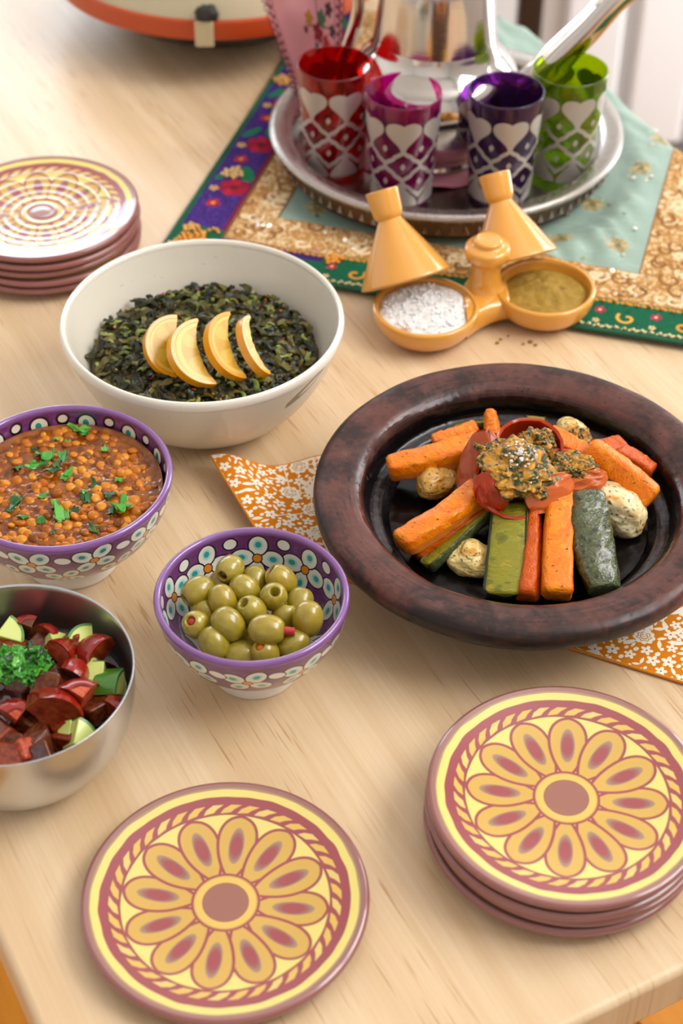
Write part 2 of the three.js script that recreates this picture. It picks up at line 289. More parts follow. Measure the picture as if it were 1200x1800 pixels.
{
  const PX = 2048, S = CS, px = (m) => m / S * PX;
  const clothTex = canvasTex(PX, PX, (g) => {  // canvas x = s, canvas y = t, in metres through px()
    g.scale(PX / S, PX / S); reseed(21);
    const speck = (x0, x1, y0, y1, n, cols, r0, r1) => { for (let i = 0; i < n; i++) { g.fillStyle = cols[Math.floor(rnd() * cols.length)]; g.beginPath(); g.ellipse(rr(x0, x1), rr(y0, y1), rr(r0, r1), rr(r0, r1) * 0.5, rr(0, 3), 0, TAU); g.fill(); } };
    g.fillStyle = '#0d5a3c'; g.fillRect(0, 0, S, S); speck(0, S, 0, S, 9000, ['#0a4a30', '#136b49', '#0f5f42', '#083d2a'], 0.0006, 0.0018);
    // purple field of the short border with red flowers and green leaves
    g.fillStyle = '#3c1f6b'; g.fillRect(0.0035, 0.052, 0.037, S); speck(0.0035, 0.040, 0.052, S, 3500, ['#33195c', '#4a2a80', '#2a1650', '#5a3590'], 0.0006, 0.0018);
    const flower = (x, y, r, c, mid, n = 6) => { for (let i = 0; i < n; i++) { const a = i / n * TAU; g.fillStyle = c[i % c.length]; g.beginPath(); g.ellipse(x + Math.cos(a) * r * 0.6, y + Math.sin(a) * r * 0.6, r * 0.5, r * 0.38, a, 0, TAU); g.fill(); } g.fillStyle = mid; g.beginPath(); g.arc(x, y, r * 0.32, 0, TAU); g.fill(); };
    for (let k = 0; k < 5; k++) {
      const y = 0.085 + k * 0.072;
      g.fillStyle = '#127248'; g.beginPath(); g.ellipse(0.030, y + 0.052, 0.006, 0.013, 0.4, 0, TAU); g.fill(); g.beginPath(); g.ellipse(0.012, y + 0.048, 0.004, 0.011, -0.5, 0, TAU); g.fill();
      flower(0.026, y + 0.030, 0.0125, ['#9c1230', '#8a0f2a', '#b01a34'], '#6d0c22', 7); flower(0.017, y + 0.003, 0.006, ['#a01a30', '#b8283a'], '#e0a030', 5);
      flower(0.010, y + 0.025, 0.004, ['#d8b070', '#c89a50'], '#8a4a20', 5);
    }
    g.strokeStyle = '#7a1030'; g.lineWidth = 0.003; g.beginPath(); g.moveTo(0.039, 0.05); g.lineTo(0.039, S); g.stroke();
    // long green border: purple end, gold scrolls, chain stitch
    g.fillStyle = '#3a1d62'; g.fillRect(0.036, 0.030, 0.090, 0.011); g.fillRect(0.0, 0.0, 0.11, 0.006);
    speck(0.002, 0.11, 0.0, 0.006, 260, ['#b02038', '#c8a050', '#5a2a80', '#d8c080'], 0.0006, 0.0014);
    g.lineCap = 'round';
    const scroll = (x, y, r, c, f = 1) => { g.strokeStyle = c; g.lineWidth = 0.0026; g.beginPath(); for (let i = 0; i <= 40; i++) { const a = i / 40 * 5.2, q = r * (1 - 0.7 * i / 40); g.lineTo(x + f * Math.cos(a + 2.6) * q, y + Math.sin(a + 2.6) * q); } g.stroke(); };
    for (let k = 0; k < 9; k++) { const x = 0.115 + k * 0.042; scroll(x, 0.019, 0.0075, k % 3 ? '#d98f2c' : '#e0a640', k % 2 ? -1 : 1); flower(x + 0.021, 0.026, 0.0042, ['#b01a48', '#c02a58'], '#e8c890', 5); flower(x + 0.02, 0.012, 0.0028, ['#e0c890', '#d0b070'], '#a87838', 5); }
    for (let x = 0.06; x < S; x += 0.0052) { g.fillStyle = '#d9c08a'; g.beginPath(); g.ellipse(x, 0.0055, 0.0022, 0.0013, 0.5, 0, TAU); g.fill(); g.fillStyle = '#c98a2e'; g.beginPath(); g.ellipse(x, 0.0385, 0.0026, 0.0018, -0.4, 0, TAU); g.fill(); }
    g.fillStyle = '#105a3a'; g.fillRect(0, 0.006, 0.038, 0.046);
    // beige brocade frame
    const broc = (x, y, w, h) => { g.fillStyle = '#c9a06a'; g.fillRect(x, y, w, h); g.save(); g.beginPath(); g.rect(x, y, w, h); g.clip(); speck(x, x + w, y, y + h, Math.round(w * h * 700000), ['#b98b52', '#d9b985', '#a87840', '#e2c9a0', '#c39259'], 0.0008, 0.0022); for (let i = 0; i < w * h * 9000; i++) { scroll(rr(x, x + w), rr(y, y + h), rr(0.004, 0.010), ['#a9773f', '#8d5f2f', '#e5cda6', '#b5834a'][i % 4], i % 2 ? 1 : -1); } g.restore(); };
    broc(0.041, 0.041, S, 0.041); broc(0.041, 0.041, 0.033, S); broc(0.367, 0.041, 0.05, S);
    g.strokeStyle = '#8f6232'; g.lineWidth = 0.0016; g.strokeRect(0.0415, 0.0415, 0.376, S); g.strokeRect(0.0745, 0.0825, 0.2925, S);
    g.fillStyle = '#105a3a'; g.fillRect(0.418, 0.041, S, S);
    // mint satin field with gold paisleys
    g.fillStyle = '#91a799'; g.fillRect(0.075, 0.083, 0.2915, S); 
    for (let i = 0; i < 800; i++) { g.strokeStyle = i % 2 ? 'rgba(120,155,135,0.35)' : 'rgba(190,215,200,0.3)'; g.lineWidth = 0.001; const x = rr(0.078, 0.355), y = rr(0.086, S); g.beginPath(); g.moveTo(x, y); g.lineTo(Math.min(0.366, x + rr(0, 0.02)), y + rr(-0.004, 0.004)); g.stroke(); }
    for (const [x, y] of [[0.10, 0.107], [0.345, 0.115], [0.315, 0.175], [0.345, 0.235], [0.30, 0.30], [0.335, 0.33], [0.12, 0.20], [0.30, 0.115], [0.355, 0.29]]) { flower(x, y, 0.009, ['#b9a67a', '#a58f5e', '#8d8050'], '#7a6a3c', 6); speck(x - 0.012, x + 0.012, y - 0.012, y + 0.012, 30, ['#c8b680', '#8a7d4e', '#e0d3a6'], 0.0006, 0.0015); }
  });
  const clothMat = std({ map: clothTex, roughness: 0.8, specularIntensity: 0.4 });
  const satin = std({ map: clothTex, roughness: 0.34 });
  const t = thing('embroidered_cloth', 'embroidered square cloth with green beaded border, beige brocade and mint satin under the silver tray', 'tablecloth');
  const piece = (name, s0, s1, t0, t1, lift, mat, label) => {
    const g = sheet(Math.ceil((s1 - s0) / 0.0035), Math.ceil((t1 - t0) / 0.0035), (u, v) => clothPoint(lerp(s0, s1, u), lerp(t0, t1, v), lift)), uv = g.attributes.uv;
    for (let i = 0; i < uv.count; i++) uv.setXY(i, lerp(s0, s1, uv.getX(i)) / S, 1 - lerp(t0, t1, uv.getY(i)) / S);
    return part(name, g, mat, t, label);
  };
  piece('border', 0, CS, 0, 0.0415, 0.0012, clothMat, 'green border strip with gold scrolls'); piece('border', 0, 0.0415, 0.0415, CS, 0.0012, clothMat, 'purple border strip with red flowers'); piece('border', 0.418, CS, 0.0415, CS, 0.0012, clothMat, 'plain green border strip');
  piece('brocade', 0.0415, 0.418, 0.0415, 0.082, 0.0006, clothMat, 'beige brocade strip'); piece('brocade', 0.0415, 0.0745, 0.082, CS, 0.0006, clothMat); piece('brocade', 0.367, 0.418, 0.082, CS, 0.0006, clothMat);
  piece('satin_field', 0.0745, 0.367, 0.082, CS, 0, satin, 'mint green satin centre with sequins');
  const piping = [[0, 0, CS, 0], [0, 0, 0, CS]].map(([s0, t0, s1, t1]) => { const pts = []; for (let i = 0; i <= 40; i++) pts.push(clothPoint(lerp(s0, s1, i / 40), lerp(t0, t1, i / 40), 0.0005)); return new THREE.TubeGeometry(new THREE.CatmullRomCurve3(pts), 120, 0.0019, 8); });
  for (const g of piping) part('piping', g, std({ color: C('#0b4c30'), roughness: 0.7 }), t, 'dark green piped edge');
  reseed(31);
  const M4 = new THREE.Matrix4();
  const beadSpots = [];
  const cluster = (s, q, r, n, c) => { for (let i = 0; i < n; i++) { const a = i * 2.39996, k = Math.sqrt((i + 0.5) / n) * r; beadSpots.push([s + Math.cos(a) * k, q + Math.sin(a) * k, rr(0.0017, 0.0023), c]); } };
  cluster(0.0195, 0.029, 0.0125, 26, '#e0942a'); cluster(0.012, 0.047, 0.006, 9, '#dba24a'); cluster(0.032, 0.017, 0.0045, 6, '#e0b070'); cluster(0.005, 0.020, 0.003, 4, '#e0c090');
  for (let i = 0; i < 9; i++) beadSpots.push([0.036 - i * 0.0026, 0.046 + 0.004 * Math.sin(i), 0.0017, '#d8983a']);
  cluster(0.295, 0.018, 0.012, 24, '#c07a34'); cluster(0.135, 0.034, 0.007, 10, '#e0942a'); cluster(0.018, 0.135, 0.009, 14, '#e0b878'); cluster(0.012, 0.30, 0.01, 18, '#d9a050');
  for (let i = 0; i < 40; i++) beadSpots.push([0.10 + i * 0.0088, 0.037 + 0.001 * Math.sin(i * 2), 0.0016, '#c98a34']);
  for (let i = 0; i < 44; i++) beadSpots.push([0.13 + i * 0.0066, 0.0048, 0.0015, i % 9 ? '#dcc79a' : '#c8b070']);
  for (let i = 0; i < 12; i++) beadSpots.push([0.265 + i * 0.0045, 0.0065, 0.0018, '#d29238']);
  const beads = new THREE.InstancedMesh(new THREE.SphereGeometry(1, 10, 8), std({ color: 0xffffff, roughness: 0.3, metalness: 0.15 }), beadSpots.length);
  beadSpots.forEach(([s, q, r, c], i) => { const p = clothPoint(s, q, 0.0014 + r * 0.5); beads.setMatrixAt(i, M4.makeScale(r, r * 0.85, r).setPosition(p)); beads.setColorAt(i, C(c)); });
  beads.name = 'beads'; beads.userData = { kind: 'stuff', label: 'gold and amber beads sewn on the border' }; t.add(shade(beads));
  const nS = 130, seq = new THREE.InstancedMesh(new THREE.CylinderGeometry(0.0017, 0.0017, 0.0004, 12), std({ color: C('#fff6e6'), roughness: 0.12, metalness: 1 }), nS), q4 = new THREE.Quaternion(), one = V(1, 1, 1);
  for (let i = 0; i < nS; i++) { const s = i < 90 ? rr(0.08, 0.36) : rr(0.05, 0.41), q = i < 90 ? rr(0.088, 0.42) : rr(0.045, 0.08); const p = clothPoint(s, q, 0.0014); q4.setFromEuler(new THREE.Euler(rr(-0.5, 0.5), 0, rr(-0.5, 0.5))); seq.setMatrixAt(i, M4.compose(p, q4, one)); }
  seq.name = 'sequins'; seq.userData = { kind: 'stuff', label: 'small mirror sequins' }; t.add(shade(seq));
}


// ------------------------------------------------------------------ painted purple bowls
function paintWall(kind) {   // u runs round the bowl, v up the wall
  return canvasTex(2048, 512, (g, w, h) => {
    reseed(kind.seed); const P = '#6c3069';
    g.fillStyle = P; g.fillRect(0, 0, w, h);
    for (let i = 0; i < 2600; i++) { g.fillStyle = ['rgba(84,28,104,0.35)', 'rgba(140,80,160,0.28)', 'rgba(70,20,88,0.3)', 'rgba(170,110,180,0.22)'][i & 3]; g.beginPath(); g.ellipse(rr(0, w), rr(0, h), rr(6, 26), rr(3, 10), rr(0, 3), 0, TAU); g.fill(); }
    const sx = kind.px, sy = kind.py;   // pixels per metre each way
    const oval = (x, y, rx, ry, a, fill, line = 0.0009) => { for (const dx of [-w, 0, w]) { g.save(); g.translate(x + dx, y); g.scale(sx, sy); g.rotate(a); g.beginPath(); g.ellipse(0, 0, rx, ry, 0, 0, TAU); g.fillStyle = fill; g.fill(); if (line) { g.lineWidth = line; g.strokeStyle = '#17101c'; g.stroke(); } g.restore(); } };
    const flower = (x, y, r, turn) => {
      const petals = []; for (let i = 0; i < 4; i++) petals.push(turn + i * Math.PI / 2 + rr(-0.08, 0.08));
      for (const a of petals) { const dx = Math.cos(a) * r * 0.62 * sx, dy = Math.sin(a) * r * 0.62 * sy; oval(x + dx, y + dy, r * 0.50, r * 0.40, a, '#e6e3d4'); }
      for (const a of petals) { const dx = Math.cos(a) * r * 0.66 * sx, dy = Math.sin(a) * r * 0.66 * sy; oval(x + dx, y + dy, r * 0.26, r * 0.19, a, '#a9d8d2', 0); oval(x + dx, y + dy, r * 0.15, r * 0.12, a, kind.dot, 0); }
      oval(x, y, r * 0.20, r * 0.20, 0, '#e08a1c', 0.0006);
    };
    kind.draw({ g, w, h, sx, sy, oval, flower });
  });
}
const tealDot = '#2f9f96';
const lipMat = glaze(C('#7f4f90'), { roughness: 0.25 }), footMat = glaze(C('#e6ddd0'), { roughness: 0.3 });
function outerDraw(n, R0, rows = 2) {
  const low = rows === 2 ? 0.66 : 0.54;
  return ({ g, w, h, sx, sy, oval, flower }) => {   // canvas y grows downwards: lip at the top
    const step = w / n;
    g.fillStyle = '#e9e4d8'; g.fillRect(0, h * 0.70, w, h * 0.3);
    for (let i = 0; i < n; i++) { // scalloped lower border
      g.fillStyle = '#6c3069'; for (const dx of [-w, 0, w]) { g.beginPath(); g.ellipse(i * step + dx + step / 2, h * low, step * 0.48, h * 0.1, 0, 0, TAU); g.fill(); g.lineWidth = 3; g.strokeStyle = '#2a1730'; g.stroke(); }
    }
    g.fillStyle = '#6c3069'; g.fillRect(0, 0, w, h * low);
    for (let i = 0; i < 1500; i++) { g.fillStyle = ['rgba(84,28,104,0.35)', 'rgba(140,80,160,0.28)', 'rgba(110,40,90,0.3)'][i % 3]; g.beginPath(); g.ellipse(rr(0, w), rr(0, h * 0.68), rr(6, 22), rr(3, 9), rr(0, 3), 0, TAU); g.fill(); }
    for (let i = 0; i < n; i++) { flower(i * step + step * 0.5, h * (rows === 2 ? 0.20 : 0.30), R0, 0.55 + rr(-0.2, 0.2)); if (rows === 2) flower(i * step, h * 0.47, R0 * 0.92, 0.35 + rr(-0.2, 0.2)); oval(i * step, h * (rows === 2 ? 0.14 : 0.20), R0 * 0.36, R0 * 0.26, 0.3, '#ebe6dc', 0.0006); }
  };
}
function paintedBowl(label, pos, turn, s, outer, inner) {   // s = [rim radius, height, foot radius]
  const [R, H, F] = s, t = thing('painted_bowl', label, 'bowl', pos, turn), fh = H * 0.23;
  const out = spline([[F * 0.98, fh], [F * 1.25, fh * 1.18], [R * 0.80, H * 0.46], [R * 0.95, H * 0.72], [R, H * 0.965]], 40);
  part('outer_wall', lathe(out), std({ map: outer, roughness: 0.35, clearcoat: 0.9, clearcoatRoughness: 0.08 }), t, 'painted outside with white flowers');
  const th = 0.0032, inn = spline([[0.0005, fh + 0.002], [F * 0.85, fh + 0.0035], [R * 0.74, H * 0.46], [R * 0.90, H * 0.72], [R - th, H * 0.97]], 40);
  part('inner_wall', lathe(inn), std({ map: inner, roughness: 0.3, clearcoat: 0.9, clearcoatRoughness: 0.08 }), t, 'painted inside');
  const lip = []; for (let i = 0; i <= 12; i++) { const a = i / 12 * Math.PI * 1.3 - 0.5; lip.push([R - th / 2 + (th / 2 + 0.0006) * Math.cos(a), H * 0.962 + 0.0028 * Math.sin(a)]); }
  part('lip', lathe(lip), lipMat, t, 'plain purple lip');
  part('foot', lathe(spline([[F * 0.7, 0.002], [F * 0.72, 0], [F * 0.98, 0], [F, fh * 0.3], [F * 0.93, fh * 0.75], [F * 1.0, fh * 1.03]], 30)), footMat, t, 'white glazed foot');
  t.userData.inner = undefined; delete t.userData.inner;
  return t;
}
const OL = [0.0558, 0.0628, 0.0262], LE = [0.0676, 0.0712, 0.0302];
const dims = ([R, H]) => ({ px: 2048 / (TAU * R * 0.88), py: 512 / (H * 1.02) });
const oliveOuter = paintWall({ seed: 41, ...dims(OL), dot: tealDot, draw: outerDraw(10, 0.0135, 1) });
const oliveInner = paintWall({ seed: 42, ...dims(OL), py: 512 / 0.080, dot: tealDot, draw: ({ g, w, h, sx, sy, oval, flower }) => {
  const n = 10, step = w / n;
  g.fillStyle = '#d9d2c6'; g.fillRect(0, h * 0.46, w, h * 0.54);
  for (let i = 0; i < n; i++) for (const dx of [-w, 0, w]) { g.fillStyle = '#6c3069'; g.beginPath(); g.ellipse(i * step + step / 2 + dx, h * 0.44, step * 0.44, h * 0.13, 0, 0, TAU); g.fill(); g.lineWidth = 7; g.strokeStyle = '#17101c'; g.stroke(); g.beginPath(); g.moveTo(i * step + dx, h * 0.40); g.lineTo(i * step + dx, h * 0.55); g.stroke(); }
  g.fillStyle = '#6c3069'; g.fillRect(0, 0, w, h * 0.40);
  for (let i = 0; i < 900; i++) { g.fillStyle = ['rgba(84,28,104,0.35)', 'rgba(150,90,170,0.25)', 'rgba(110,40,90,0.3)'][i % 3]; g.beginPath(); g.ellipse(rr(0, w), rr(0, h * 0.45), rr(6, 22), rr(3, 9), rr(0, 3), 0, TAU); g.fill(); }
  for (let i = 0; i < n; i++) { flower(i * step + step / 2, h * 0.235, 0.0145, Math.PI / 2 + rr(-0.25, 0.25)); oval(i * step, h * 0.09, 0.0042, 0.0042, 0, '#ece8de'); }
} });
const lentilOuter = paintWall({ seed: 43, ...dims(LE), dot: '#1f7f78', draw: outerDraw(11, 0.0132) });
const lentilInner = paintWall({ seed: 44, ...dims(LE), dot: '#2a9a86', draw: ({ g, w, h, sx, sy, oval, flower }) => {
  const n = 13, step = w / n;
  for (let i = 0; i < n; i++) {
    oval(i * step, h * 0.100, 0.0058, 0.0048, 0, '#e9e2d0', 0.0013); oval(i * step + 3, h * 0.102, 0.0019, 0.0019, 0, '#2a9a86', 0);
    oval(i * step + step / 2, h * 0.070, 0.0036, 0.0029, 0.2, '#e9e2d0', 0.0014);
    oval(i * step - step * 0.12, h * 0.26, 0.006, 0.004, 0, '#e3dcc8', 0.001); oval(i * step + step * 0.2, h * 0.26, 0.006, 0.004, 0, '#e3dcc8', 0.001);
  }
} });
paintedBowl('small purple bowl painted with white flowers and filled with green olives', [-0.0512, 0, -0.6934], 0.3, OL, oliveOuter, oliveInner);
paintedBowl('larger purple painted bowl holding the lentil soup, beside the steel bowl', [-0.1714, 0, -0.7876], 0.12, LE, lentilOuter, lentilInner);

// ------------------------------------------------------------------ olives
{
  const L = 0.0198, R = 0.0083, prof = [];
  for (let i = 0; i <= 22; i++) { const a = -Math.PI / 2 + i / 22 * (Math.PI * 0.88); prof.push([Math.max(0.0001, R * Math.pow(Math.cos(a), 0.82)), L / 2 * Math.sin(a)]); }
  const [er, ey] = prof[prof.length - 1]; prof.push([er * 0.86, ey - 0.0002], [er * 0.72, ey - 0.0012], [er * 0.62, ey - 0.004], [0.0001, ey - 0.006]);
  const skin = lathe(prof, 28);
  const tone = (k) => std({ map: oliveTex, color: k, roughness: 0.28, clearcoat: 0.6, clearcoatRoughness: 0.15, specularIntensity: 1 });
  const oliveTex = dataTex(128, 128, (u, v) => { const n = fbm(Math.cos(u * TAU) * 2, Math.sin(u * TAU) * 2, v * 5, 3), s = sstep(0.45, 0.6, nz(Math.cos(u * TAU) * 14, Math.sin(u * TAU) * 14, v * 30)); const b = 0.95 + 0.16 * n - 0.06 * s; return [0.66 * b, 0.58 * b, 0.17 * b]; });
  const mats = [tone(C('#ffffff')), tone(C('#f2f0d0')), tone(C('#fff6e0'))];
  const pim = std({ color: C('#b01206'), roughness: 0.3, clearcoat: 0.6 }), darkPim = std({ color: C('#4a0a06'), roughness: 0.35, clearcoat: 0.5 });
  const pimGeo = new THREE.SphereGeometry(er * 0.72, 14, 10).scale(1, 0.6, 1).translate(0, ey - 0.0022, 0), outGeo = displace(new THREE.CylinderGeometry(0.0022, 0.0026, 0.008, 10, 4).translate(0, ey + 0.0015, 0), (v) => { v.x += 0.0006 * nz(v.x * 500, v.y * 400, 1); v.z += 0.0006 * nz(v.z * 500, v.y * 400, 5); });
  const dir = (r, u, t) => V(r, u * 0.741 + t * 0.671, -u * 0.671 + t * 0.741).normalize();   // right, up, towards the near side
  const up = V(0, 1, 0), G = 'pitted green olives in the small purple bowl';
  const spots = [
    [[-0.0653, 0.056, -0.7199], dir(-.45, -.45, .75), 0.96, 'dark', 'round olive highest against the far wall of its bowl, dark hole facing forward'],
    [[-0.0834, 0.053, -0.7043], dir(-.75, -.5, .4), 1.04, 'dark', 'olive by the flower at the bowl wall, its dark hole pointing down and outward'],
    [[-0.0686, 0.052, -0.6975], dir(.35, -.9, -.1), 1.0, null, 'plain olive standing upright between the two dark holed olives and the long slanted one'],
    [[-0.0561, 0.052, -0.7064], dir(.6, -.6, -.3), 1.0, null, 'plain olive just above the empty holed olive in the middle'],
    [[-0.0515, 0.047, -0.7191], dir(.2, .9, -.3), 0.95, null, 'plain olive half hidden between the highest olive and the shoulder holed one'],
    [[-0.0352, 0.051, -0.7156], dir(-.62, .62, .3), 1.03, 'dark', 'olive near the bowl wall with a small dark hole on its upper shoulder'],
    [[-0.0389, 0.055, -0.6979], dir(.1, .35, .85), 0.98, 'open', 'olive with a puckered star shaped hole facing the viewer'],
    [[-0.0242, 0.047, -0.7004], dir(.3, .9, -.2), 1.0, null, 'plain olive peeking out behind the large one standing on end'],
    [[-0.0189, 0.053, -0.6822], dir(-.1, -.9, -.3), 1.08, null, 'large plain olive standing on end next to the poking pimento'],
    [[-0.051, 0.054, -0.6878], dir(-.5, .5, .65), 0.98, 'open', 'olive with a wide open empty hole in the middle of the heap'],
    [[-0.0641, 0.054, -0.6768], dir(.62, -.72, -.25), 1.08, null, 'long olive lying slanted in the middle of the heap'],
    [[-0.0419, 0.055, -0.6715], dir(1, -.05, .05), 1.08, 'out', 'olive lying on its side with a red pimento poking out of its end'],
    [[-0.0827, 0.05, -0.6801], dir(-.3, .3, .85), 0.97, 'red', 'olive with a bright red pimento in its hole, next to the bowl wall'],
    [[-0.072, 0.047, -0.6687], dir(.5, -.8, -.2), 1.02, null, 'plain olive nearest the front rim, beside the red pimento one'],
    [[-0.0426, 0.043, -0.6647], dir(-.35, .5, .7), 0.98, 'orange', 'olive low by the near rim of the bowl with an orange pimento'],
    [[-0.057, 0.04, -0.6666], dir(.9, .1, 0), 1.0, null, 'olive cut off by the near rim of the bowl, with no hole'],
    [[-0.0269, 0.044, -0.671], dir(.7, .5, -.2), 1.0, null, 'plain olive below the poking red pimento, against the near wall'],
    [[-0.0716, 0.045, -0.7167], dir(.3, .9, 0), 0.95, null, 'olive mostly hidden under the highest one'],
    [[-0.0329, 0.045, -0.6908], dir(.2, .9, .2), 0.95, null, 'small glimpse of an olive behind the one with poking pimento'],
    [[-0.0791, 0.044, -0.696], dir(-.4, .8, .2), 0.95, null, 'olive hidden behind the bright red pimento one by the wall'],
    [[-0.0592, 0.036, -0.6883], dir(.8, .2, .3), 1.0], [[-0.0495, 0.037, -0.6966], dir(-.4, .3, .8), 1.0], [[-0.0393, 0.036, -0.6884], dir(.2, .4, .8), 1.0], [[-0.0524, 0.034, -0.6834], dir(.4, .8, .2), 1.0], [[-0.0341, 0.034, -0.6768], dir(-.8, .2, .2), 1.0],
  ];
  spots.forEach(([p, d, k, hole, label], i) => {
    const t = thing('olive', label || 'olive buried at the bottom of the heap in the small purple bowl', 'olive', [0, 0, 0], 0, G);
    part('skin', skin, mats[i % 3], t);
    if (hole === 'dark') part('pimento', pimGeo, darkPim, t, 'dark red pimento'); if (hole === 'red') part('pimento', pimGeo, pim, t, 'red pimento'); if (hole === 'out') part('pimento', outGeo, pim, t, 'red pimento poking out');
    if (hole === 'orange') part('pimento', pimGeo, std({ color: C('#d86a10'), roughness: 0.3 }), t, 'orange pimento');
    const q = new THREE.Quaternion().setFromUnitVectors(up, d), s = new THREE.Quaternion().setFromAxisAngle(up, i * 1.7);
    t.quaternion.copy(q.multiply(s)); t.scale.setScalar(k); t.position.set(...p);
  });
}

// ------------------------------------------------------------------ lentil soup with coriander
const leafGeo = (kind) => {   // a small lobed herb leaf, 1 unit across, slightly cupped, with thickness
  reseed(900 + kind); const s = new THREE.Shape(), n = 34, long = [1, 1.6, 0.75, 2.1][kind % 4];
  for (let i = 0; i < n; i++) { const a = i / n * TAU, r = 0.5 * (0.74 + 0.20 * Math.cos(a * (3 + kind % 3)) + 0.10 * Math.cos(a * 9 + kind)); const x = Math.cos(a) * r * long, y = Math.sin(a) * r; i ? s.lineTo(x, y) : s.moveTo(x, y); }
  s.closePath(); const g = new THREE.ExtrudeGeometry(s, { depth: 0.05, bevelEnabled: true, bevelThickness: 0.02, bevelSize: 0.02, bevelSegments: 1, curveSegments: 1 }); g.rotateX(-Math.PI / 2);
  return displace(g, (v) => { v.y += 0.28 * v.x * v.x * (kind % 2 ? 1 : -0.8) + 0.22 * v.z * v.z + 0.12 * Math.sin(v.x * 7 + kind); });
};
const leafGeos = [0, 1, 2, 3, 4, 5].map(leafGeo);
const herbMats = ['#2f7d1e', '#3f9a28', '#1f5c1a', '#5aa83a', '#174a18'].map((c) => std({ color: C(c), roughness: 0.35, clearcoat: 0.4, clearcoatRoughness: 0.2 }));
{
  const cx = -0.1714, cz = -0.7876, Y = 0.0585, R = 0.0612;
  const t = thing('lentil_soup', 'thick orange brown lentil soup filling the larger purple bowl', 'soup', [cx, Y - 0.012, cz]); t.userData.kind = 'stuff';
  const broth = sheet(220, 90, (u, v) => { const a = u * TAU, r = Math.max(1e-4, v * R), x = Math.cos(a) * r, z = -Math.sin(a) * r; let y = 0.012; if (v < 0.985) y += 0.0014 * fbm(x * 130, z * 130, 2, 3) + 0.0009 * Math.pow(Math.max(0, nz(x * 260, z * 260, 6)), 0.7) ; return V(x, y + 0.0012 * sstep(0.93, 1, v), z); });
  colorize(broth, (v) => { const n = fbm(v.x * 90, v.z * 90, 9, 3), m = nz(v.x * 240, v.z * 240, 4); return mix3(mix3(C('#6e3204'), C('#a05806'), clamp(0.5 + n * 1.3)), C('#3e1a02'), clamp(-m * 1.2)); });
  part('broth', broth, std({ vertexColors: true, roughness: 0.12, specularIntensity: 0.8, clearcoat: 0.15, clearcoatRoughness: 0.03 }), t, 'glossy orange brown broth');
  reseed(61);
  const pulse = displace(new THREE.SphereGeometry(1, 14, 10).scale(1, 0.62, 0.94), (v) => { const k = 1 + 0.10 * nz(v.x * 2, v.y * 2, v.z * 2); v.multiplyScalar(k); });
  const N = 460, lent = new THREE.InstancedMesh(pulse, std({ color: 0xffffff, roughness: 0.3, specularIntensity: 0.7 }), N), M = new THREE.Matrix4(), q = new THREE.Quaternion(), cols = ['#b4600a', '#c67612', '#9a5206', '#d2881e', '#7c4006', '#b8680c'].map(C);
  for (let i = 0; i < N; i++) { const a = rnd() * TAU, r = Math.sqrt(rnd()) * (R - 0.005), k = rr(0.0022, 0.0040) * (rnd() < 0.15 ? 1.2 : 1); q.setFromEuler(new THREE.Euler(rr(-0.6, 0.6), rr(0, 6), rr(-0.6, 0.6))); M.compose(V(Math.cos(a) * r, 0.012 + rr(-0.0022, 0.0001), Math.sin(a) * r), q, V(k, k, k)); lent.setMatrixAt(i, M); lent.setColorAt(i, cols[i % 6]); }
  lent.name = 'lentils'; lent.userData.kind = 'stuff'; t.add(shade(lent));
  const G = 'chopped coriander leaves on the lentil soup';
  const leaves = [ [-0.1894, -0.8175, 13, 0], [-0.1837, -0.8142, 15, 1], [-0.1772, -0.8055, 13, 2], [-0.1736, -0.811, 12, 0], [-0.1693, -0.7991, 11, 1], [-0.1793, -0.8001, 12, 4], [-0.1853, -0.8076, 11, 2], [-0.1911, -0.8032, 12, 1], [-0.2019, -0.8048, 14, 2], [-0.1674, -0.8424, 14, 3], [-0.172, -0.8446, 10, 3], [-0.1633, -0.839, 9, 0], [-0.1807, -0.8332, 9, 3], [-0.1513, -0.7891, 11, 4], [-0.1372, -0.7945, 12, 3], [-0.17, -0.7985, 10, 3], [-0.1822, -0.7793, 12, 1], [-0.1555, -0.7764, 12, 2], [-0.142, -0.7802, 14, 4], [-0.1329, -0.7688, 22, 1], [-0.139, -0.7652, 12, 2], [-0.1697, -0.7629, 17, 3], [-0.1733, -0.7695, 11, 4], [-0.1919, -0.7591, 9, 0], [-0.1806, -0.7567, 11, 0], [-0.148, -0.7494, 10, 2], [-0.1721, -0.7462, 8, 4], [-0.1985, -0.7714, 13, 2], [-0.1611, -0.7655, 12, 4], [-0.1574, -0.7811, 9, 1], [-0.174, -0.8315, 8, 1], [-0.1493, -0.8228, 8, 3], [-0.1938, -0.823, 9, 4]];
  reseed(71);
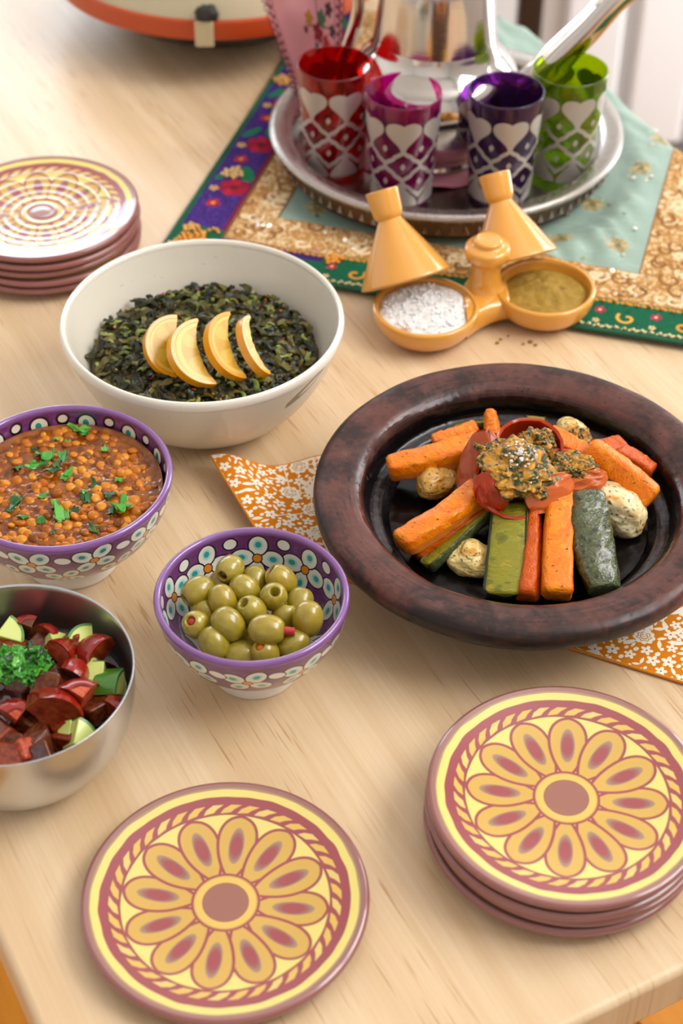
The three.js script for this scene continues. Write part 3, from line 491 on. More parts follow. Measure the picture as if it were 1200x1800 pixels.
  leaves.forEach(([x, z, size, k], i) => {
    const m = shade(new THREE.Mesh(leafGeos[i % 6], herbMats[k])); m.name = numbered('coriander_leaf'); scene.add(m);
    m.position.set(x, 0.0598 + rr(0, 0.0012) + (i < 9 ? 0.0012 * (i % 4) : 0), z); m.rotation.set(rr(-0.35, 0.35), rr(0, 6), rr(-0.35, 0.35)); const s = size / 2750 * 1.7; m.scale.set(s, s, s);
    const own = { 8: 'dark coriander leaf at the far left bank of the soup, beside the orange lentils', 9: 'bright coriander piece at the far rim by the cream bowl', 10: 'small coriander piece touching the far rim', 11: 'small coriander piece just inside the far rim', 12: 'pale coriander sprig between the heap and the far rim', 13: 'dark coriander leaf alone between the heap and the near side', 14: 'pale coriander leaf floating alone toward the olive bowl', 15: 'coriander leaf right below the green heap', 16: 'green coriander leaf lying apart near the middle of the soup', 18: 'dark coriander leaf next to the longest one', 19: 'longest coriander leaf, nearest the rim by the olive bowl', 21: 'long bright coriander leaf near the front of the soup', 23: 'small coriander leaf near the steel bowl side of the soup', 24: 'single coriander leaf close to the near rim', 25: 'coriander piece close to the front lip of the purple bowl', 26: 'smallest coriander piece by the front lip', 27: 'dark coriander leaf on the steel bowl side of the soup', 30: 'tiny coriander piece behind the heap', 31: 'tiny coriander piece alone toward the spice side' };
    if (own[i]) own[i] = own[i].replace('far left bank', 'outer bank');
    tag(m, own[i] || (i < 8 ? 'chopped coriander piece within the small green heap in the middle of the soup' : 'small loose piece of chopped coriander on the lentil soup'), 'herb leaf', G);
  });
}
// ------------------------------------------------------------------ cream bowl of cooked greens with lemon
{
  const pos = [-0.0947, 0, -0.9431], H = 0.0786, R = 0.0962;
  const tex = canvasTex(2048, 512, (g, w, h) => {
    g.fillStyle = '#d9d0bf'; g.fillRect(0, 0, w, h); reseed(8);
    for (let i = 0; i < 260; i++) { g.fillStyle = ['rgba(110,95,70,0.5)', 'rgba(150,130,95,0.45)'][i & 1]; g.beginPath(); g.arc(rr(0, w), rr(0, h), rr(0.8, 2), 0, TAU); g.fill(); }
    // the brushed grey leaf strokes on the outside
    const cx = w * 0.132, cy = h * 0.15; g.translate(cx, cy); g.scale(0.8, 0.62); g.translate(-cx, -cy); g.fillStyle = '#6f675c';
    g.beginPath(); g.moveTo(cx - 52, cy + 26); g.bezierCurveTo(cx - 40, cy - 22, cx + 20, cy - 92, cx + 112, cy - 128); g.bezierCurveTo(cx + 80, cy - 60, cx + 20, cy + 40, cx - 52, cy + 62); g.closePath(); g.fill();
    g.fillStyle = '#d9d0bf'; g.beginPath(); g.moveTo(cx - 10, cy + 2); g.bezierCurveTo(cx + 10, cy - 40, cx + 40, cy - 70, cx + 84, cy - 92); g.bezierCurveTo(cx + 60, cy - 40, cx + 30, cy - 8, cx - 10, cy + 2); g.fill();
  });
  const speckTex = canvasTex(512, 512, (g, w, h) => { g.fillStyle = '#d9d0bf'; g.fillRect(0, 0, w, h); reseed(9); for (let i = 0; i < 110; i++) { g.fillStyle = 'rgba(120,104,78,0.5)'; g.beginPath(); g.arc(rr(0, w), rr(0, h), rr(0.5, 1.2), 0, TAU); g.fill(); } });
  const t = thing('serving_bowl', 'wide cream stoneware bowl of dark cooked greens with a grey brush mark outside', 'bowl', pos, 0);
  const out = spline([[0.042, 0.0], [0.047, 0.002], [0.064, 0.014], [0.081, 0.036], [0.091, 0.058], [R - 0.0004, H - 0.006]], 40);
  const inn = spline([[0.0005, 0.008], [0.040, 0.009], [0.062, 0.021], [0.077, 0.040], [0.0865, 0.060], [R - 0.0044, H - 0.004]], 40);
  const m = std({ map: tex, roughness: 0.4, clearcoat: 0.6, clearcoatRoughness: 0.12 }), m2 = std({ map: speckTex, roughness: 0.38, clearcoat: 0.6, clearcoatRoughness: 0.12 });
  part('outer_wall', lathe([[0.0005, 0.002], [0.040, 0.002], ...out.map((p) => [p.x, p.y])], 128), m, t);
  part('inner_wall', lathe(inn, 128), m2, t);
  const lip = []; for (let i = 0; i <= 12; i++) { const a = i / 12 * Math.PI * 1.2 - 0.4; lip.push([R - 0.0024 + 0.0024 * Math.cos(a), H - 0.0055 + 0.0042 * Math.sin(a)]); }
  part('lip', lathe(lip, 128), std({ color: C('#e2dacb'), roughness: 0.35, clearcoat: 0.7, clearcoatRoughness: 0.1 }), t);
  // the greens: a lumpy bed plus shreds of leaf, chilli flakes
  const gx = pos[0], gz = pos[2], Y = 0.047, GR = 0.0785;
  const mound = (x, z) => { const r = Math.hypot(x, z) / GR; return 0.010 * (1 - r * r) + 0.0030 * fbm(x * 80, z * 80, 4, 3) + 0.0022 * Math.abs(nz(x * 170, z * 170, 2)) + 0.0012 * fbm(x * 420, z * 420, 7, 2); };
  const greens = thing('cooked_greens', 'dark chopped cooked greens heaped in the cream bowl', 'greens', [gx, Y, gz]); greens.userData.kind = 'stuff';
  const bed = sheet(420, 150, (u, v) => { const a = u * TAU, r = Math.max(1e-4, v * GR); const x = Math.cos(a) * r, z = -Math.sin(a) * r; return V(x, mound(x, z) - 0.004 * sstep(0.94, 1, v), z); });
  colorize(bed, (v) => { const n = fbm(v.x * 130, v.z * 130, 9, 3), k = nz(v.x * 60, v.z * 60, 3); return mix3(mix3(C('#232009'), C('#4a4216'), clamp(0.5 + n * 1.4)), C('#10140c'), clamp(k)); });
  part('bed', bed, std({ vertexColors: true, roughness: 0.35, specularIntensity: 0.7 }), greens);
  reseed(81);
  const shredGeo = (k) => displace(new THREE.BoxGeometry(1, 0.08, 0.34, 8, 1, 3), (v) => { v.y += 0.35 * Math.sin(v.x * 4 + k) * 0.5 + 0.3 * v.z * v.z + 0.15 * nz(v.x * 4, v.z * 4, k); v.z *= 1 - 0.9 * v.x * v.x; v.z += 0.12 * Math.sin(v.x * 5 + k * 2); });
  const M = new THREE.Matrix4(), q = new THREE.Quaternion();
  const scatter = (name, label, geo, mat, n, size, cols, tilt, lift, where) => {
    const im = new THREE.InstancedMesh(geo, mat, n);
    for (let i = 0; i < n; i++) { const [x, z] = where(i), k = rr(size[0], size[1]); q.setFromEuler(new THREE.Euler(rr(-tilt, tilt), rr(0, 6.3), rr(-tilt, tilt))); M.compose(V(x, mound(x, z) + rr(0, lift), z), q, V(k, k, k)); im.setMatrixAt(i, M); im.setColorAt(i, C(cols[Math.floor(rnd() * cols.length)])); }
    im.name = name; im.userData = { kind: 'stuff', label }; greens.add(shade(im));
  };
  const any = () => { const a = rnd() * TAU, r = Math.sqrt(rnd()) * (GR - 0.004); return [Math.cos(a) * r, Math.sin(a) * r]; };
  const leafMat = std({ color: 0xffffff, roughness: 0.36, specularIntensity: 0.7 });
  [0, 1, 2, 3].forEach((k) => scatter('leaf_shred', 'dark shreds of leaf', shredGeo(k), leafMat, 110, [0.006, 0.016], ['#2b2c0e', '#3c3a12', '#1e1d08', '#534a18', '#161508', '#383416', '#665a20', '#26280e'], 0.45, 0.0015, any));
  scatter('crumb', 'small bits of leaf', new THREE.IcosahedronGeometry(0.5, 1).scale(1, 0.5, 0.8), leafMat, 500, [0.0012, 0.0032], ['#26260c', '#453f16', '#181608', '#665c22', '#110f08'], 0.6, 0.003, any);
  scatter('stem', 'pale green stems', shredGeo(7), leafMat, 120, [0.005, 0.011], ['#6f7a2a', '#7f8a3a', '#5f6a24', '#8c9148'], 0.5, 0.0028, any);
  scatter('chilli_flake', 'orange chilli flakes', new THREE.TetrahedronGeometry(0.5, 1).scale(1, 0.45, 0.8), std({ color: 0xffffff, roughness: 0.4 }), 150, [0.0014, 0.0030], ['#c8641a', '#d98a2a', '#a83212', '#e0a648', '#8e2a10'], 0.6, 0.0034, any);
  // four slices of preserved lemon lie overlapping on the greens
  const rindMat = std({ color: C('#e29400'), roughness: 0.3, clearcoat: 0.6, clearcoatRoughness: 0.15 });
  const fleshTex = canvasTex(256, 256, (g, w) => {
    g.fillStyle = '#d8a024'; g.fillRect(0, 0, w, w); g.translate(w / 2, w / 2); reseed(19);
    g.fillStyle = '#dab44a'; g.beginPath(); g.arc(0, 0, w * 0.47, 0, TAU); g.fill(); g.fillStyle = '#d09c24'; g.beginPath(); g.arc(0, 0, w * 0.40, 0, TAU); g.fill();
    for (let i = 0; i < 10; i++) { g.save(); g.rotate(i / 10 * TAU); g.fillStyle = i % 2 ? '#c6941c' : '#d4a838'; g.beginPath(); g.moveTo(w * 0.05, 0); g.quadraticCurveTo(w * 0.3, -w * 0.13, w * 0.38, -w * 0.07); g.quadraticCurveTo(w * 0.40, 0, w * 0.38, w * 0.07); g.quadraticCurveTo(w * 0.3, w * 0.13, w * 0.05, 0); g.fill(); g.restore(); }
    for (let i = 0; i < 160; i++) { g.strokeStyle = 'rgba(235,200,90,0.3)'; g.lineWidth = 1.5; const a = rnd() * TAU, r = rr(w * 0.06, w * 0.34); g.beginPath(); g.moveTo(Math.cos(a) * r, Math.sin(a) * r); g.lineTo(Math.cos(a) * (r + 12), Math.sin(a) * (r + 12)); g.stroke(); }
  });
  const fleshMat = std({ map: fleshTex, roughness: 0.34, clearcoat: 0.2, clearcoatRoughness: 0.15 });
  const slice = (r, w, th, bite) => {   // crescent in the x-y plane, bulging towards -x
    const arc = (rad, k) => Array.from({ length: 33 }, (_, i) => { const a = Math.PI / 2 + 0.02 + i / 32 * (Math.PI - 0.04); return [Math.cos(a) * rad * w, Math.sin(a) * rad]; });
    const f = new THREE.Shape(); arc(r - 0.0018).forEach(([x, y], i) => (i ? f.lineTo(x, y) : f.moveTo(x, y)));
    for (let i = 1; i < 18; i++) { const y = -r + 0.002 + (2 * r - 0.004) * i / 18; f.lineTo(-bite * r * (1 - Math.pow(y / r, 2)) + 0.0012 * nz(y * 500, bite * 9, 2), y); }
    f.closePath();
    const flesh = new THREE.ExtrudeGeometry(f, { depth: th * 0.9, bevelEnabled: true, bevelThickness: 0.0005, bevelSize: 0.0005, bevelSegments: 2 });
    { const p = flesh.attributes.position, uv = flesh.attributes.uv; for (let i = 0; i < p.count; i++) uv.setXY(i, 0.5 + p.getX(i) / (2 * r), 0.5 + p.getY(i) / (2 * r)); }
    const o = arc(r), n = arc(r - 0.0022).reverse(), s = new THREE.Shape(); [...o, ...n].forEach(([x, y], i) => (i ? s.lineTo(x, y) : s.moveTo(x, y))); s.closePath();
    return { flesh, rind: new THREE.ExtrudeGeometry(s, { depth: th, bevelEnabled: true, bevelThickness: 0.0004, bevelSize: 0.0004, bevelSegments: 2 }).translate(0, 0, -th * 0.05) };
  };
  const frame = (r, u, t) => V(r, u * 0.77 + t * 0.638, -u * 0.638 + t * 0.77).normalize();
  // [x, y, z of the middle of the chord], radius, width, thickness, bite, slant of the chord, how far the face turns
  [[[-0.1124, 0.0655, -0.9226], 0.0215, 1.02, 0.0055, 0.08, 0.02, 0.42, 'lemon slice lowest in the overlapping row, with a shred of white on its rim'], [[-0.0925, 0.068, -0.9118], 0.0235, 1.12, 0.0068, 0.28, 0.30, 0.55, 'second lemon slice in the row, lapping over the lowest one'],
   [[-0.0726, 0.0705, -0.9162], 0.0235, 0.98, 0.0062, 0.30, 0.26, 0.68, 'third lemon slice in the row, with glistening torn pulp'], [[-0.0584, 0.072, -0.9143], 0.0215, 0.72, 0.0055, 0.34, 0.36, 0.95, 'narrowest lemon slice at the end of the row, mostly rind']].forEach(([p, r, w, th, bite, slant, turn, label], i) => {
    const s = slice(r, w, th, bite), t2 = thing('lemon_slice', label, 'lemon', [p[0], p[1], p[2]], 0, 'preserved lemon slices on the greens');
    part('flesh', s.flesh, fleshMat, t2); part('rind', s.rind, rindMat, t2, 'yellow rind');
    const y = frame(-Math.sin(slant), Math.cos(slant), -0.25), nrm = frame(Math.sin(turn), 0.25, Math.cos(turn)), x = V(0, 0, 0).crossVectors(y, nrm).normalize(), z = V(0, 0, 0).crossVectors(x, y).normalize();
    t2.quaternion.setFromRotationMatrix(new THREE.Matrix4().makeBasis(x, y, z));
  });
}

// ------------------------------------------------------------------ steel bowl of tomato and cucumber salad
{
  const pos = [-0.1784, 0, -0.626], R = 0.0669, H = 0.07;
  const brushed = dataTex(512, 128, (u, v) => { const n = 0.5 + 0.25 * nz(Math.cos(u * TAU) * 3, v * 160, Math.sin(u * TAU) * 3) + 0.15 * nz(1, v * 420, 3); return [n, n, n]; }, { srgb: false });
  const steel = std({ color: C('#ccced2'), metalness: 1, roughness: 0.32, bumpMap: brushed, bumpScale: 0.00004 });
  const t = thing('steel_bowl', 'round stainless steel bowl of chopped tomato and cucumber salad', 'bowl', pos, 0);
  const out = spline([[0.0004, 0], [0.030, 0.0], [0.046, 0.008], [0.060, 0.028], [0.0655, 0.050], [R - 0.0005, H - 0.0012]], 44), inn = spline([[R - 0.0016, H - 0.0012], [0.0642, 0.050], [0.0588, 0.0285], [0.045, 0.0095], [0.030, 0.0016], [0.0004, 0.0016]], 44);
  part('shell', lathe([...out, new THREE.Vector2(R - 0.0002, H - 0.0004), new THREE.Vector2(R - 0.0008, H), ...inn], 128), steel, t);
  const skinRed = std({ color: C('#8c1a08'), roughness: 0.2, clearcoat: 0.15, clearcoatRoughness: 0.08 });
  const tomMats = [['#b0381a', '#d4603a'], ['#6c1c0a', '#984018'], ['#c2421c', '#e07048'], ['#4e1a0c', '#80401c']].map(([a, b], k) => std({ map: dataTex(96, 96, (u, v) => { const n = clamp(0.5 + fbm(u * 5 + k, v * 5, k, 3) * 1.5), c = mix3(C(a), C(b), n).convertLinearToSRGB(); return [c.r, c.g, c.b]; }), roughness: 0.24, specularIntensity: 0.8, clearcoat: 0.12, clearcoatRoughness: 0.08, transmission: 0.2, thickness: 0 }));
  const chunkGeo = (k, sx, sy, sz) => { reseed(300 + k); const g = new RoundedBoxGeometry(2, 2, 2, 4, 0.28), a = rr(-0.6, 0.6), b = rr(-0.9, 0.2), c = rr(-0.5, 0.5); return displace(g, (v) => { const n = 1 + 0.08 * fbm(v.x + k, v.y, v.z, 2); v.set((v.x * (1 + b * v.y * 0.5) + a * v.y * 0.5) * sx * n, (v.y + 0.25 * c * v.x) * sy * n, (v.z * (1 - b * v.x * 0.4) + c * v.y * 0.4) * sz * n); }); };
  // quarter wedges of tomato: flesh inside, a curved shell of skin outside
  const wedge = (k, r, len) => {
    const rings = [], rings2 = [], n = 10;
    for (let i = 0; i <= 8; i++) {
      const s = i / 8, y = (s - 0.5) * len, w = Math.sqrt(Math.max(0.02, 1 - Math.pow(2 * s - 1, 2) * 0.75)) * r, ring = [], shell = [];
      ring.push(V(0.0008 * nz(k, i, 1), y, 0.0008 * nz(k, 2, i))); for (let j = 0; j <= n; j++) { const a = j / n * 1.5 - 0.75; ring.push(V(Math.cos(a) * w, y, Math.sin(a) * w)); }
      for (let j = 0; j <= n; j++) { const a = j / n * 1.56 - 0.78; shell.push(V(Math.cos(a) * (w + 0.0003), y, Math.sin(a) * (w + 0.0003))); } for (let j = n; j >= 0; j--) { const a = j / n * 1.56 - 0.78; shell.push(V(Math.cos(a) * (w - 0.0008), y, Math.sin(a) * (w - 0.0008))); }
      rings.push(ring.reverse()); rings2.push(shell.reverse());
    }
    return { flesh: toCreasedNormals(loft(rings), 0.6), skin: toCreasedNormals(loft(rings2), 0.8) };
  };
  const G = 'tomato pieces in the steel bowl', GC = 'cucumber pieces in the steel bowl';
  const toms = [ [-0.1794, -0.6774, 0, 0.0085, 'dark tomato wedge at the back of the salad next to a cucumber piece', 3], [-0.1713, -0.673, 0, 0.0075, 'glistening dark tomato piece behind the parsley heap', 3], [-0.1562, -0.6691, 1, 0.0085, 'dark red tomato piece on top of a green cucumber slice', 1], [-0.1615, -0.6594, 0, 0.0085, 'pinkish red tomato piece right behind the parsley heap', 0], [-0.1514, -0.6456, 0, 0.0075, 'brownish glossy tomato piece between parsley and the pale cucumber cubes', 3], [-0.1345, -0.6595, 0, 0.0105, 'brown red triangular tomato wedge against the far steel wall', 1], [-0.143, -0.6221, 0, 0.0115, 'largest bright red tomato chunk, in the middle of the salad', 2], [-0.128, -0.6193, 0, 0.0075, 'reddish tomato piece touching the near steel wall below the green skinned cucumber', 1], [-0.1629, -0.6361, 1, 0.0085, 'wet brown tomato piece just in front of the parsley', 3], [-0.1605, -0.6105, 0, 0.014, 'tall upright tomato wedge with its red skin showing', 1], [-0.1771, -0.6124, 0, 0.0085, 'pale red tomato cube in front of the parsley', 0], [-0.1683, -0.5913, 2, 0.0075, 'small bright red tomato piece at the near rim', 0], [-0.1891, -0.6636, 1, 0.008, 'tomato piece on the outer side of the parsley heap', 1], [-0.1799, -0.5936, 1, 0.009, 'brown glossy tomato piece low at the near rim', 3], [-0.151, -0.6017, 0, 0.0075, 'dark tomato piece under the tall upright wedge', 1], [-0.1769, -0.5857, 2, 0.006, 'small orange tomato piece at the near rim', 2], [-0.1365, -0.6338, 1, 0.007, 'dark tomato piece hidden among the cucumber cubes', 1]];
  toms.forEach(([x, z, kind, r, label, mat], i) => {
    reseed(533 + i * 3); const lift = [0.050, 0.051, 0.052, 0.055, 0.055, 0.052, 0.0545, 0.050, 0.056, 0.054, 0.055, 0.048, 0.052, 0.046, 0.048, 0.045, 0.047][i];
    const k = (0.753 - lift) / (0.753 - 0.046), px = x * k, pz = z * k;
    if (kind === 0) { const w = wedge(i, r * 1.55, r * 2.3), t2 = thing('tomato_piece', label, 'tomato', [px, lift - 0.004, pz], 0, G); part('flesh', w.flesh, tomMats[mat], t2); part('skin', w.skin, skinRed, t2, 'smooth red skin'); t2.rotation.set(rr(-0.9, -0.3), [2.2, 0, 0, 0, 0, 3.6, 1.9, 0, 0, 0.6][i] ?? rr(0, 6), rr(0.5, 1.1)); }
    else { const m = shade(new THREE.Mesh(chunkGeo(i, r * 0.95, r * (kind === 2 ? 0.8 : 0.66), r * 0.88), tomMats[mat])); m.name = numbered('tomato_piece'); m.position.set(px, lift - 0.003, pz); m.rotation.set(rr(-0.9, 0.9), rr(0, 6), rr(-0.9, 0.9)); scene.add(m); tag(m, label, 'tomato', G); }
  });
  const fleshC = std({ color: C('#c6cf6e'), roughness: 0.25, clearcoat: 0.7, clearcoatRoughness: 0.12 }), skinC = std({ color: C('#3f7a1c'), roughness: 0.3, clearcoat: 0.7, clearcoatRoughness: 0.12 });
  const cuke = (s) => { const shape = new THREE.Shape(); shape.moveTo(0, 0); shape.lineTo(s, 0); for (let j = 0; j <= 8; j++) { const a = j / 8 * 1.25; shape.lineTo(Math.cos(a) * s, Math.sin(a) * s); } shape.closePath(); const d = s * 0.95, e = { depth: d, bevelEnabled: true, bevelThickness: s * 0.05, bevelSize: s * 0.05, bevelSegments: 2 }; const sk = new THREE.Shape(); for (let j = 0; j <= 8; j++) { const a = j / 8 * 1.25; const x = Math.cos(a) * s * 1.1, y = Math.sin(a) * s * 1.1; j ? sk.lineTo(x, y) : sk.moveTo(x, y); } for (let j = 8; j >= 0; j--) { const a = j / 8 * 1.25; sk.lineTo(Math.cos(a) * s * 0.98, Math.sin(a) * s * 0.98); } sk.closePath(); const c = (g) => g.translate(-s * 0.55, -s * 0.4, -d / 2); return [c(new THREE.ExtrudeGeometry(shape, e)), c(new THREE.ExtrudeGeometry(sk, { ...e, bevelSize: s * 0.02 }))]; };
  const cukes = [ [-0.1875, -0.6713, 0.0115, 'pale cucumber piece at the far edge of the salad', 0.3], [-0.1418, -0.648, 0.0095, 'pale cucumber cube without skin beside the brown tomato wedge', 1.2], [-0.1367, -0.6416, 0.0095, 'second pale cucumber cube, its side touching a green skinned piece', 1.5], [-0.1277, -0.6344, 0.0115, 'cucumber piece with bright green skin showing', 4.4], [-0.1486, -0.668, 0.0115, 'dark green skinned cucumber slice under a red tomato piece', 3.6], [-0.1394, -0.5976, 0.011, 'pale cucumber piece against the near steel wall', 0.6], [-0.1611, -0.6653, 0.009, 'cucumber piece mostly hidden behind the pinkish tomato', 2.2], [-0.1462, -0.6007, 0.007, 'small cucumber piece between tomatoes near the rim', 1.0]];
  cukes.forEach(([x, z, s, label, turn], i) => { reseed(700 + i); const [f, k] = cuke(s * 1.2), t2 = thing('cucumber_piece', label, 'cucumber', [x, 0.0495, z], 0, GC); part('flesh', f, fleshC, t2); part('skin', k, skinC, t2, 'green skin'); t2.rotation.set(-1.0 + rr(-0.4, 0.4), turn, rr(-0.4, 0.4)); });
  const bed = sheet(80, 30, (u, v) => { const a = u * TAU, r = Math.max(1e-4, v * 0.0612); const x = Math.cos(a) * r, z = -Math.sin(a) * r; return V(pos[0] + x, 0.0395 + 0.003 * fbm(x * 70, z * 70, 2, 2), pos[2] + z); });
  single('salad_juice', bed, std({ color: C('#3a0c06'), roughness: 0.15, clearcoat: 1 }), 'dark red juice and crushed tomato under the salad in the steel bowl', 'salad', undefined, 'stuff');
  const under = [[0.010, -0.046, 3], [0.034, -0.038, 1], [-0.012, -0.040, 3], [0.048, -0.018, 1], [0.052, 0.008, 3], [0.040, 0.030, 1], [0.022, 0.046, 3], [0.0, 0.050, 1], [0.026, -0.018, 3], [0.030, 0.010, 1], [0.012, 0.016, 3], [-0.006, 0.030, 1], [-0.030, -0.034, 1], [-0.028, 0.034, 3], [0.004, -0.020, 1], [0.018, 0.032, 3]];
  under.forEach(([x, z, m], i) => { reseed(560 + i); const r = 0.0085, o = shade(new THREE.Mesh(chunkGeo(40 + i, r, r * 0.8, r), tomMats[m])); o.name = numbered('tomato_piece'); o.position.set(pos[0] + x * 0.86, 0.0445, pos[2] + z * 0.86); o.rotation.set(rr(-0.6, 0.6), rr(0, 6), rr(-0.6, 0.6)); scene.add(o); tag(o, 'dark tomato piece lying underneath the other salad pieces in the steel bowl', 'tomato', G); });
  reseed(91);
  const bits = []; for (let i = 0; i < 130; i++) { const a = rnd() * TAU, r = Math.sqrt(rnd()), g = leafGeos[i % 6].clone(), s = rr(0.004, 0.0085); g.rotateX(rr(-0.9, 0.9)); g.rotateZ(rr(-0.9, 0.9)); g.rotateY(rr(0, 6)); g.scale(s, s, s); g.translate(Math.cos(a) * r * 0.017, 0.006 * (1 - r * r) + rr(0, 0.003), Math.sin(a) * r * 0.013); const c = C(['#2f8018', '#3f9a22', '#1f5f14', '#57ad30', '#143f10'][i % 5]); bits.push(colorize(g, () => c)); }
  const par = single('chopped_parsley', merge(bits), std({ vertexColors: true, roughness: 0.35, clearcoat: 0.4 }), 'small heap of chopped green parsley on the tomato salad', 'herbs', undefined, 'stuff');
  par.position.set(-0.1777, 0.056, -0.6379);
}
// ------------------------------------------------------------------ orange floral napkin under the tagine
const napkinTex = canvasTex(1024, 1024, (g, w) => {   // one repeat is 11 cm
  g.fillStyle = '#d67c0c'; g.fillRect(0, 0, w, w); reseed(55); const U = w / 0.11, W1 = '#f3ead8';
  const all = (f) => { for (const dx of [-w, 0, w]) for (const dy of [-w, 0, w]) { g.save(); g.translate(dx, dy); f(); g.restore(); } };
  const petal = (n, r, x, y, a0, long, mid) => all(() => { for (let i = 0; i < n; i++) { g.save(); g.translate(x, y); g.rotate(a0 + i / n * TAU); g.fillStyle = W1; g.beginPath(); g.ellipse(r * 0.58, 0, r * 0.44 * long, r * 0.30, 0, 0, TAU); g.fill(); g.restore(); } g.fillStyle = W1; g.beginPath(); g.arc(x, y, r * 0.42, 0, TAU); g.fill(); g.fillStyle = '#c06c10'; g.beginPath(); g.arc(x, y, r * mid, 0, TAU); g.fill(); });
  const leaf = (x, y, l, a, k = 0.26) => all(() => { g.save(); g.translate(x, y); g.rotate(a); g.fillStyle = W1; g.beginPath(); g.moveTo(0, 0); g.bezierCurveTo(l * 0.3, -l * k, l * 0.7, -l * k, l, 0); g.bezierCurveTo(l * 0.7, l * k * 0.8, l * 0.3, l * k * 0.8, 0, 0); g.fill(); g.restore(); });
  const stem = (x, y, x2, y2, b) => all(() => { g.strokeStyle = W1; g.lineWidth = 0.0008 * U; g.lineCap = 'round'; g.beginPath(); g.moveTo(x, y); g.quadraticCurveTo((x + x2) / 2 + b, (y + y2) / 2 - b, x2, y2); g.stroke(); });
  const big = (x, y, r) => { all(() => { for (let k = 0; k < 9; k++) { const a = k / 9 * TAU; g.fillStyle = W1; g.beginPath(); g.ellipse(x + Math.cos(a) * r * 0.55, y + Math.sin(a) * r * 0.48, r * 0.42, r * 0.30, a, 0, TAU); g.fill(); } g.strokeStyle = '#c07a20'; g.lineWidth = 0.0005 * U; for (const q of [0.3, 0.55]) { g.beginPath(); for (let i = 0; i <= 60; i++) { const a = i / 60 * TAU, rr2 = r * q * (1 + 0.16 * Math.cos(a * 7)); g.lineTo(x + Math.cos(a) * rr2, y + Math.sin(a) * rr2 * 0.86); } g.stroke(); } }); };
  const spots = [];
  const free = (x, y, r) => { for (const [a, b, c] of spots) { let dx = Math.abs(x - a), dy = Math.abs(y - b); dx = Math.min(dx, w - dx); dy = Math.min(dy, w - dy); if (Math.hypot(dx, dy) < r + c) return false; } spots.push([x, y, r]); return true; };
  for (let i = 0; i < 11; i++) { for (let k = 0; k < 60; k++) { const x = rr(0, w), y = rr(0, w); if (free(x, y, 0.0072 * U)) { big(x, y, 0.0072 * U); for (let j = 0; j < 2; j++) { const a = rr(0, TAU), x2 = x + Math.cos(a) * 0.026 * U, y2 = y + Math.sin(a) * 0.026 * U; stem(x, y, x2, y2, rr(-40, 40)); leaf(x + Math.cos(a) * 0.012 * U, y + Math.sin(a) * 0.012 * U, 0.010 * U, a + 0.7); leaf(x2, y2, 0.009 * U, a - 0.6); } break; } } }
  for (let i = 0; i < 80; i++) for (let k = 0; k < 60; k++) { const x = rr(0, w), y = rr(0, w), r = rr(0.0036, 0.0046) * U; if (free(x, y, r)) { petal(5, r, x, y, rr(0, 3), 1, 0.16); break; } }
  for (let i = 0; i < 90; i++) for (let k = 0; k < 50; k++) { const x = rr(0, w), y = rr(0, w), l = rr(0.005, 0.011) * U; if (free(x, y, l * 0.33)) { const a = rr(0, TAU); leaf(x - Math.cos(a) * l / 2, y - Math.sin(a) * l / 2, l, a); break; } }
  for (let i = 0; i < 130; i++) for (let k = 0; k < 30; k++) { const x = rr(0, w), y = rr(0, w), r = rr(0.0012, 0.002) * U; if (free(x, y, r)) { all(() => { g.fillStyle = W1; g.beginPath(); g.ellipse(x, y, r, r * 0.75, 1, 0, TAU); g.fill(); }); break; } }
});
{
  const A = V(-0.0872, 0, -0.8690), B = V(-0.0465, 0, -0.7885), D = V(0.34, 0, -0.93), E = V(0.36, 0, -0.6135);
  const top = sheet(180, 70, (u, v) => {
    const p = A.clone().lerp(D, u).lerp(B.clone().lerp(E, u), 1 - v), free = 1 - sstep(0.12, 0.30, u);
    const wave = free * (0.0045 * (1 + Math.sin(u * 36 + 0.9 - (1 - v) * 0.8)) * (0.35 + 0.65 * v) + 0.0012 * nz(u * 14, v * 3, 2)) + 0.006 * free * sstep(0.10, 0.0, u);
    p.y = 0.0026 + wave; return p;
  });
  const uv = top.attributes.uv, ps = top.attributes.position;
  for (let i = 0; i < uv.count; i++) uv.setXY(i, ps.getX(i) * 0.94 / 0.11 + ps.getZ(i) * 0.33 / 0.11, (-ps.getX(i) * 0.33 + ps.getZ(i) * 0.94) / 0.11);
  const under = top.clone(); { const p = under.attributes.position; for (let i = 0; i < p.count; i++) p.setY(i, Math.max(0.0004, p.getY(i) - 0.0018)); const ix = under.index.array; for (let i = 0; i < ix.length; i += 3) { const t = ix[i]; ix[i] = ix[i + 1]; ix[i + 1] = t; } normals(under); }
  const m = std({ map: napkinTex, roughness: 0.85, specularIntensity: 0.4 });
  const t = thing('floral_napkin', 'orange cloth napkin printed with white flowers, folded under the clay tagine', 'napkin');
  part('cloth', top, m, t); part('lower_fold', under, m, t);
  // hem round the free edges
  const hem = (f) => { const pts = []; for (let i = 0; i <= 60; i++) pts.push(f(i / 60)); return new THREE.TubeGeometry(new THREE.CatmullRomCurve3(pts), 160, 0.0011, 6); };
  const at = (u, v) => { const i = Math.round((1 - v) * 70) * 181 + Math.round(u * 180); return V(ps.getX(i), ps.getY(i) - 0.0009, ps.getZ(i)); };
  const hm = std({ color: C('#d9871c'), roughness: 0.8 });
  for (const f of [(k) => at(0, k), (k) => at(k, 0), (k) => at(k, 1)]) part('hem', hem(f), hm, t);
}

